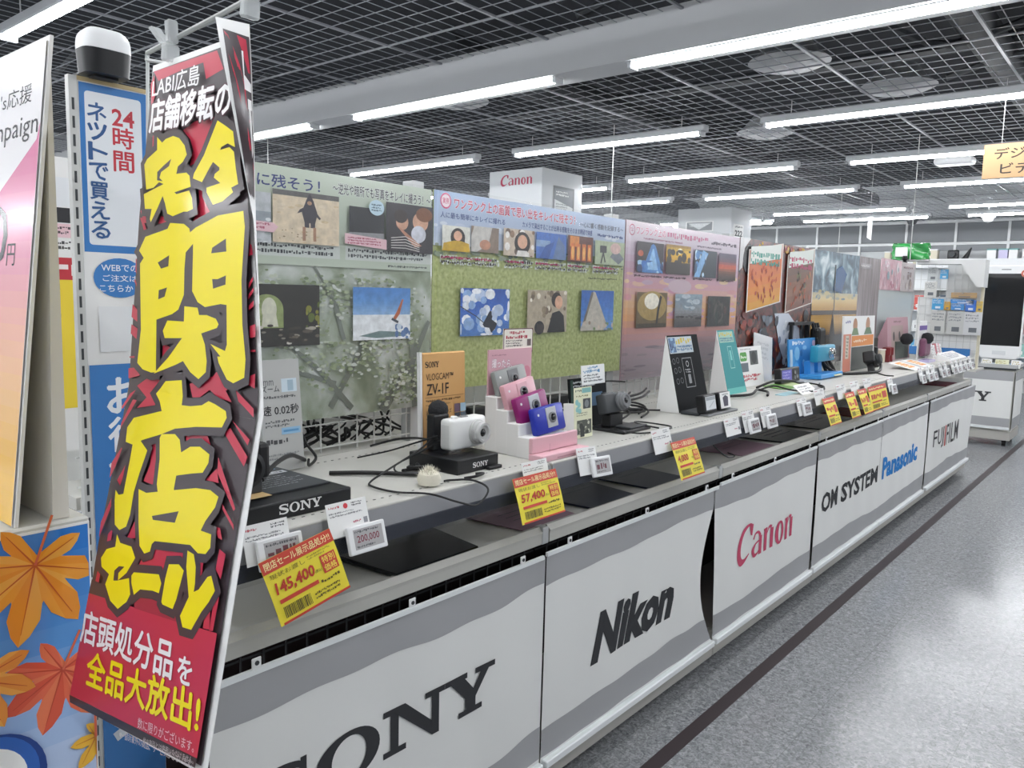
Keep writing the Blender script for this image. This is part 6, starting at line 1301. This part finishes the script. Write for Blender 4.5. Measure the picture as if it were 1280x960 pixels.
def paper_tag(label, y, z, w=.105, h=.075, rx=-.28, dot=False, e=None, ez=-.055, ey=.03, roll=0.):
    t = thing('price_tag', label, 'price tag', (RXX, y, z), RZ, 'white price tags on the clear rail', rx); t.rotation_euler = (rx, roll, RZ)
    onebox('paper', (0, 0, 0), (w, .0008, h), 'card_white', t)
    p = Print(); rnd = random.Random(int(y*1000)); p.lines(w*.06, h*.82, w*.34, h*.92, 1, '#b8404c', rnd=rnd); p.lines(w*.62, h*.80, w*.94, h*.94, 2, '#4a4c50', rnd=rnd); p.lines(w*.05, h*.58, w*.9, h*.74, 2, '#7a7c80', rnd=rnd); p.lines(w*.6, h*.30, w*.86, h*.40, 1, '#b8506a', rnd=rnd); p.rect(w*.86, h*.25, w*.96, h*.42, '#8a8a90')
    if dot: p.ell(w*.47, h*.86, w*.055, w*.055, '#cf3b44', 16)
    p.build('print', INK, t)
    if e is not None:
        s = .105; d_ = G().box((ey, -.014, ez), (ey+s, -.003, ez+.062)).build('electronic_tag', 'white_plastic', t, bevel=.003)
        q = Print(); q.rect(ey+.014, ez+.010, ey+s-.010, ez+.054, '#a9a7a8'); q.lines(ey+.018, ez+.044, ey+s-.014, ez+.052, 1, '#55555a', rnd=rnd)
        if e: q.text(e, ey+.022, ez+.022, .018, '#7a2436', w=.062, bold=.01)
        else: q.lines(ey+.02, ez+.022, ey+s-.016, ez+.042, 1, '#6a3a44', fill=.9, rnd=rnd)
        q.lines(ey+.018, ez+.012, ey+s-.02, ez+.019, 1, '#55555a', rnd=rnd); q.build('tag_display', INK, t, y0=-.0142)
    return t
paper_tag('white price tag with electronic tag half behind the first yellow card', .825, 1.005, .105, .080, e='', ey=.02, ez=-.015)
paper_tag('white price tag with red dot and electronic tag', 1.025, 1.015, .110, .075, dot=True, e='200,000', ey=.035, ez=-.045)
paper_tag('white paper tag above the second yellow card', 1.690, 1.010, .115, .070)
paper_tag('white price tag with electronic tag after the second yellow card', 1.955, 1.000, .105, .085, e='', ey=.055, ez=-.012, roll=.05)
paper_tag('white paper tag above the third yellow card', 2.410, 1.000, .13, .085)
paper_tag('first white tag of three before the teal wedge', 2.985, .99, .14, .072, e=None)
paper_tag('second white tag of three before the teal wedge', 3.165, .985, .12, .09, e='', ey=.03, ez=-.01)
paper_tag('third white tag of three before the teal wedge', 3.355, .985, .12, .09, e='', ey=.03, ez=-.01)
paper_tag('white tag alone before the green card', 3.79, .99, .13, .085, e='', ey=.04, ez=-.005)
for k, y in enumerate((4.02, 4.36, 4.60, 4.84)):
    paper_tag(('paper tag above the first small yellow card', 'paper tag above the second small yellow card', 'paper tag above the third small yellow card', 'paper tag above the wide yellow card')[k], y, 1.02, .15, .08)
paper_tag('white tag with electronic tag just after the wide yellow card', 5.36, .98, .12, .09, e='', ey=.03, ez=-.02)
names = ['first', 'second', 'third', 'fourth', 'fifth', 'sixth', 'seventh', 'eighth', 'ninth', 'tenth']
for k, y in enumerate((6.15, 6.36, 6.52, 6.78, 6.94, 7.20, 7.36, 7.52, 7.72, 7.92)):
    paper_tag(f'{names[k]} tag in the dense row of tags toward the gondola end', y, .99, .11, .10, e='', ey=.02, ez=-.02)

# ------------------------------------------------------------------ column lettering and notices
pr(col1, lambda p: canon_word(p, -.24, 2.865, .52, .125, '#b8405c'), 'lettering')
nb = onebox('notice', (.421, .22, 2.52), (.426, .66, 2.86), 'card_white', col1)
p = Print(); p.rect(.22, 2.52, .66, 2.86, '#6b6e72'); p.poly([(.25, 2.55), (.63, 2.55), (.63, 2.83), (.25, 2.83)], '#cfd3d4'); p.poly([(.25, 2.70), (.63, 2.62), (.63, 2.83), (.25, 2.83)], '#7d8286'); p.lines(.28, 2.74, .58, 2.81, 2, '#e2e4e4'); p.lines(.28, 2.57, .58, 2.66, 3, '#7a7d80')
p.build('notice_print', INK, col1, fn=lambda u, v, o: (.4262+o, u, v))
n2 = onebox('notice', (-.33, -.012, 2.66), (.18, -.006, 2.83), 'card_white', col2); pr(col2, lambda p: (p.rect(-.31, 2.675, .16, 2.815, '#8e9194'), p.poly([(-.29, 2.80), (.14, 2.80), (-.08, 2.69)], '#c9ccce'), p.lines(-.26, 2.74, .1, 2.79, 2, '#e4e6e6')), 'notice_print', y0=-.0125)
onebox('number_sign', (.496, .1, 2.50), (.502, .48, 2.78), 'card_white', col2)
p = Print(); p.lines(.14, 2.71, .44, 2.76, 1, '#6a6d70'); p.text('222', .14, 2.58, .10, '#3a3c40', w=.30, bold=.03); p.lines(.2, 2.52, .4, 2.56, 1, '#6a6d70'); p.build('number_print', INK, col2, fn=lambda u, v, o: (.5022+o, u, v))

# ------------------------------------------------------------------ hanging sign, wires, small danglers
t = thing('hanging_sign', 'pale orange category sign hanging at the upper right edge', 'sign', (-1.10, 6.30, 2.395))
onebox('panel', (0, 0, 0), (1.15, .02, .225), mat('peach_sign', '#d8ae82', .5), t)
pr(t, lambda p: (p.text('デジタル', .065, .125, .072, '#3c3833', w=.36, bold=.02), p.text('ビデオ', .105, .025, .072, '#3c3833', w=.27, bold=.02)))
for x in (.1, 1.05): G().cyl((x, .01, .225), (x, .01, .655), .002, n=5).build('hang_wire', 'wire_white', t)
for k, (x, y, z0, lab) in enumerate(((-4.0, 6.17, 1.9, 'thin white wire hanging behind the lawn poster'), (-1.41, 5.86, 1.30, 'thin white wire hanging from the ceiling over the tree poster'), (-3.72, 11.6, 2.2, 'thin white wire hanging far behind the gondola'), (-7.13, 4.68, 1.9, 'thin white wire hanging behind the pale green poster'))):
    if k == 1: x, y, z0 = -1.93, 8.05, 1.9
    o = thing('ceiling_wire', lab, 'wire', (x, y, z0)); zt = 3.06
    G().cyl((0, 0, 0), (0, 0, zt-z0), .004, n=6).build('line', 'wire_white', o); G().cyl((0, 0, -.01), (0, 0, .0), .012, n=8).build('end_stop', 'wire_white', o)
t = thing('hanging_tag', 'narrow white tag dangling below the far lights', 'tag', (-2.60, 9.0, 2.22)); G().prism([(0, 0, 0), (.045, 0, -.03), (.05, 0, .22), (.0, 0, .22)], (0, .002, 0)).build('strip', 'card_white', t); G().cyl((.02, 0, .22), (.02, 0, .84), .0015, n=5).build('thread', 'wire_white', t)
for x, y, lab in ((-2.35, 14.0, 'small white dome camera near the back wall lights'), (-3.43, 14.0, 'small black dome camera near the back wall lights')):
    t = thing('dome_camera', lab, 'camera', (x, y+.25, 2.86)); G().lathe([(.01, -.07), (.06, -.05), (.08, 0), (.10, .005), (.10, .03)], 18, (0, 0, 0)).build('dome', 'white_plastic' if 'white dome' in lab else 'black_plastic', t, smooth=True); G().cyl((0, 0, .03), (0, 0, .19), .012, n=8).build('stem', 'white_plastic', t)

# ------------------------------------------------------------------ accessory rack past the gondola end
t = thing('accessory_rack', 'white wire accessory rack with angled canopy past the gondola end', 'rack', (-2.05, 8.72, 0))
for x in (.0, .62): onebox('post', (x-.012, 0, .90), (x+.012, .03, 1.95), mat('cream_post', '#cfc9b4', .5), t)
g = G()
for k in range(11): g.box((.01+k*.06, .012, .9), (.014+k*.06, .016, 1.92))
for k in range(12): g.box((0, .008, .92+k*.085), (.62, .012, .924+k*.085))
tag(g.build('wire_panel', 'wire_white', t), kind='stuff')
G().prism([(.08, -.22, 1.955), (.66, -.22, 1.955), (.66, -.22, 1.70), (.60, -.22, 1.70), (.46, -.22, 1.915), (.08, -.22, 1.915)], (0, .20, 0)).build('canopy', mat('canopy_grey', '#c6c7c6', .5), t)
onebox('back_card', (.30, .035, 1.60), (.62, .05, 1.92), 'canopy_grey', t); onebox('blue_header', (.0, -.012, 1.03), (.56, .0, 1.11), mat('header_blue', '#3a78b8', .5), t); onebox('base_cabinet', (-.05, -.10, 0), (.47, .3, .899), 'shelf_grey', t); onebox('base_top', (-.05, -.10, .899), (.64, .3, .92), 'shelf_grey', t)
onebox('white_board', (.05, .045, .9), (.60, .05, 1.6), 'card_white', t)
r = random.Random(31); cols = ['#d7d8d6', '#c9ccce', '#dfe0dc']
PK = [(.20, 1.245, .125, .225, '#c9c9c6', 'wide grey accessory pack at the lower left'), (.345, 1.245, .145, .225, '#c3c4c2', 'wide grey accessory pack at the lower middle'), (.49, 1.245, .150, .22, '#cccdcf', 'wide grey accessory pack at the lower right'),
      (.20, 1.48, .10, .105, '#4aa0d4', 'bright blue square pack'), (.31, 1.48, .05, .08, '#d0a33c', 'small amber pack'), (.37, 1.48, .11, .06, '#4c8fd0', 'low blue pack'), (.49, 1.47, .09, .11, '#3f6fc4', 'deep blue pack'), (.585, 1.47, .05, .10, '#d2b45a', 'small mustard pack'),
      (.12, 1.60, .11, .15, '#cfcfcc', 'pale grey pack at the upper left'), (.14, 1.76, .09, .13, '#bfc3c4', 'grey pack beside a blue patch at the top left'), (.25, 1.78, .07, .09, '#57a8d8', 'light blue pack at the top'), (.36, 1.60, .22, .05, '#b99a70', 'tan striped pack in the upper row'), (.36, 1.545, .2, .04, '#3f86c8', 'narrow blue pack')]
for x, z, w_, h_, c, lab in PK:
    q = thing('accessory_pack', lab+' on the white rack', 'package', (-2.05+x, 8.70, z), 0, 'packs hanging on the accessory rack')
    onebox('card', (0, -.012, 0), (w_, .0, h_), mat('pack_'+c, c, .4), q)
    pr(q, lambda p: (p.lines(w_*.08, h_*.55, w_*.9, h_*.92, 3, '#8c9094' if c[1] in 'cdb' else '#e4e8ec', rnd=r), p.rect(w_*.3, h_*.12, w_*.75, h_*.32, '#6a6e74' if c[1] in 'cdb' else '#dfe6ee')), y0=-.012)
    onebox('peg', (w_*.45, -.05, h_-.008), (w_*.5, .008, h_-.003), 'steel_post', q)
t = thing('green_bag', 'shiny green plastic bag lying on top of the accessory rack', 'bag', (-2.20, 8.50, 1.957))
def bag(u, v):
    a = 2*pi*u; b = pi*v; c_, s_ = cos(a), sin(a); q = (abs(c_)**6+abs(s_)**6)**(-1/6); rr = min(1, 2.2*abs(sin(b)))**.5
    return (.165+.165*rr*q*c_+.006*sin(9*b+3*a), .055*rr*q*s_+.006*sin(5*a+4*b), .078-.076*max(-1, min(1, 1.25*cos(b)))+.005*sin(7*a))
G().grid(bag, 48, 24).build('bag_body', mat('green_film', '#2f8f45', .15, bump=.5, bscale=25., coat=.5), t, smooth=True)
onebox('label_patch', (.04, -.064, .03), (.15, -.0605, .12), 'card_white', t)
onebox('support_board', (.0, -.05, -.012), (.34, .16, -.0), 'canopy_grey', t)
t = thing('tripod_head', 'small black tripod head before the green bag', 'tripod', (-2.06, 8.40, 1.90), RZ); G().lathe([(.02, 0), (.025, .03), (.012, .04), (.03, .06), (.02, .09)], 14).build('ball', 'black_plastic', t, smooth=True); G().cyl((0, 0, -.84), (0, 0, 0), .008, n=8).build('column', 'black_plastic', t)

# ------------------------------------------------------------------ cart with giant phone mock-up
ca = thing('display_cart', 'wheeled display cart with a white lettered skirt beyond the gondola end', 'cart', (-1.27, 10.0, 0))
onebox('body', (-.85, .02, .10), (.0, .60, .84), 'shelf_grey', ca, bevel=.004, seg=1); onebox('top', (-.86, .0, .84), (.01, .61, .86), 'dark_grey', ca); onebox('rim', (-.86, -.01, .86), (.02, .02, .90), 'steel_post', ca); onebox('rim', (-.02, .02, .86), (.02, .61, .90), 'steel_post', ca); onebox('base', (-.86, .0, .07), (.01, .61, .17), 'base_grey', ca, bevel=.004, seg=1)
for x, y in ((-.80, .08), (-.05, .08), (-.80, .52), (-.05, .52)): c = G().cyl((x-.018, y, .036), (x+.018, y, .036), .036, n=16).build('caster', 'black_rubber', ca, smooth=True); onebox('fork', (x-.022, y-.02, .045), (x+.022, y+.02, .075), 'black_plastic', c)
sk = thing('cart_skirt', 'white cloth skirt with serif lettering on the wheeled cart', 'banner', (-1.27, 9.985, 0))
onebox('cloth', (-.86, .002, .20), (-.005, .006, .825), 'cloth_white', sk); onebox('grey_band', (-.86, 0, .725), (-.005, .0015, .825), 'cloth_grey', sk); onebox('grey_band', (-.86, 0, .22), (-.005, .0015, .315), 'cloth_grey', sk); onebox('batten', (-.87, -.01, .19), (.0, .0, .215), 'bar_white', sk)
pr(sk, lambda p: serif_word(p, -.80, .485, .60, .108, CH), 'lettering')
for z0, z1, m_, nm in ((.20, .825, 'cloth_white', 'side_cloth'),): onebox(nm, (.012, .04, z0), (.015, .60, z1), m_, sk)
onebox('side_grey_band', (.0155, .04, .725), (.017, .60, .825), 'cloth_grey', sk); onebox('side_grey_band', (.0155, .04, .20), (.017, .60, .315), 'cloth_grey', sk)
ph = thing('phone_display', 'giant white smartphone mock-up with black screen on the cart', 'display', (-1.66, 10.13, .905), 0, None, -.02)
G().prism([(.0+.04, 0, .04), (.37, 0, .04), (.41, 0, .08), (.41, 0, 1.03), (.38, 0, 1.065), (.03, 0, 1.065), (.0, 0, 1.03), (.0, 0, .08)], (0, .04, 0)).build('frame', 'white_plastic', ph, bevel=.012)
onebox('screen', (.018, -.003, .19), (.392, .001, .975), mat('phone_screen', '#05070b', .12), ph); onebox('home_button', (.14, -.003, .09), (.27, .001, .135), mat('button_white', '#d5d8da', .3), ph, bevel=.0015, seg=1); onebox('speaker_slot', (.16, -.003, 1.015), (.25, .001, 1.024), 'mid_grey', ph); onebox('stand', (.10, .04, -.004), (.31, .22, .06), 'mid_grey', ph)
o = thing('round_badge', 'round red and white sticker at the phone mock-up corner', 'badge', (-1.27, 10.105, 1.88)); G().cyl((0, -.002, 0), (0, 0.004, 0), .04, n=24).build('disc', mat('badge_red', '#c96a5a', .5), o); G().cyl((0, -.004, 0), (0, -.002, 0), .022, n=20).build('core', 'card_white', o)
for k, (x, w_, m_) in enumerate(((-1.60, .10, 'card_white'), (-1.47, .13, 'cream_leaflet'), (-1.32, .09, 'card_white'))):
    t = thing('cart_card', ('white card standing on the cart at the left', 'cream card standing on the cart before the phone', 'white card standing on the cart at the right')[k], 'card', (x, 10.05, .8605), 0, None, -.3); onebox('panel', (0, 0, 0), (w_, .004, .09), m_, t); pr(t, lambda p: p.lines(.01, .02, w_-.01, .08, 3, '#a89a4a', rnd=r))

# ------------------------------------------------------------------ shelves along the back wall and right
def wall_shelf(x0, x1, y, label, n, seed, ztop=2.33):
    t = thing('wall_shelf', label, 'shelf', ((x0+x1)/2, y, 0)); w_ = (x1-x0)/2; r = random.Random(seed)
    onebox('back', (-w_, .40, 0), (w_, .43, ztop), 'white_paint', t); onebox('canopy', (-w_, -.02, ztop-.16), (w_, .40, ztop), 'white_paint', t)
    for s in (-w_, w_-.02): onebox('side', (s, .0, 0), (s+.02, .40, ztop-.16), 'white_paint', t)
    for k in range(5): onebox('shelf_board', (-w_+.02, .02, .25+k*.38), (w_-.02, .40, .27+k*.38), 'white_paint', t)
    return t
cs = ['#d9dada', '#5fa3c8', '#e2d9c2', '#c6574f', '#3f4a58', '#8fb9b0', '#d8b24a', '#b9c4cf']
for i, (xa, xb) in enumerate(((-6.6, -5.0), (-5.0, -3.4), (-3.4, -1.8), (-1.8, -.2))):
    desc = ('left', 'second', 'third', 'rightmost')[i]
    wall_shelf(xa, xb, 16.0, f'tall white product shelf against the back wall, {desc} of four', 0, i)
    for k in range(4):
        for j in range(5):
            r = random.Random(i*100+k*10+j); w_ = r.uniform(.12, .26); x = xa+.08+j*.30; c = r.choice(cs)
            q = thing('product_box', f'box number row on the back wall', 'box', (x, 16.06, .2715+k*.38+.0), 0, f'product boxes on the {desc} back wall shelf'); q['label'] = f'{("grey white","light blue","cream","red","dark slate","sage green","mustard","pale blue grey")[cs.index(c)]} product box, {("first","second","third","fourth","fifth")[j]} on the {("lowest","second","third","upper")[k]} board of the {desc} back wall shelf'
            onebox('carton', (0, 0, 0), (w_, .2, r.uniform(.16, .30)), mat('carton_'+c, c, .5), q, bevel=.004, seg=1); onebox('label_patch', (w_*.15, -.002, .04), (w_*.85, .0, .10), 'card_white' if c != '#d9dada' else 'mid_grey', q)
tops = [(-2.63, .14, .15, 'card_white', 'white box with teal lid on the wall shelf top, left'), (-2.455, .14, .15, 'iridescent', 'lavender box with teal lid on the wall shelf top'), (-2.30, .13, .15, 'card_white', 'white box with teal lid on the wall shelf top, right'), (-3.55, .14, .16, 'cream_box', 'cream box on the wall shelf top'), (-4.31, .10, .13, 'cream_box', 'narrow cream box on the wall shelf top'), (-2.10, .2, .14, 'card_white', 'long white box on the wall shelf top')]
for x, w_, h_, m_, lab in tops:
    q = thing('top_box', lab, 'box', (x, 16.1, 2.3305)); onebox('carton', (0, 0, 0), (w_, .16, h_), m_, q, bevel=.004, seg=1); onebox('lid', (-.004, -.004, h_), (w_+.004, .164, h_+.02), mat('teal_lid', '#6fa8a4', .5) if 'teal' in lab else 'white_paint', q)
t = thing('top_camera', 'black camera model on the wall shelf top', 'camera', (-3.16, 16.1, 2.3305)); onebox('body', (-.09, 0, .0), (.09, .08, .16), 'black_plastic', t, bevel=.02); G().cyl((0, 0, .08), (0, -.08, .08), .05, n=16).build('lens', 'dark_grey', t)
t = thing('top_lens_hood', 'black pointed tripod folded on the wall shelf top', 'tripod', (-2.92, 16.1, 2.3305)); G().cyl((-.05, .05, 0), (.04, .05, .20), .05, .01, n=10).build('leg_bundle', 'black_plastic', t); onebox('foot', (-.1, .0, 0), (.0, .1, .02), 'black_plastic', t)
# shelf row along the right side, only its near end shows
t = thing('side_gondola', 'white shelf row at the right edge beyond the phone cart', 'shelf', (-.80, 11.3, 0))
onebox('back', (.38, 0, 0), (.40, 3.0, 1.8), 'white_paint', t); onebox('end_panel', (-.02, -.02, 0), (.40, 0, 1.8), 'white_paint', t)
for k in range(5): onebox('shelf_board', (.0, .0, .12+k*.38), (.38, 3.0, .14+k*.38), 'white_paint', t)
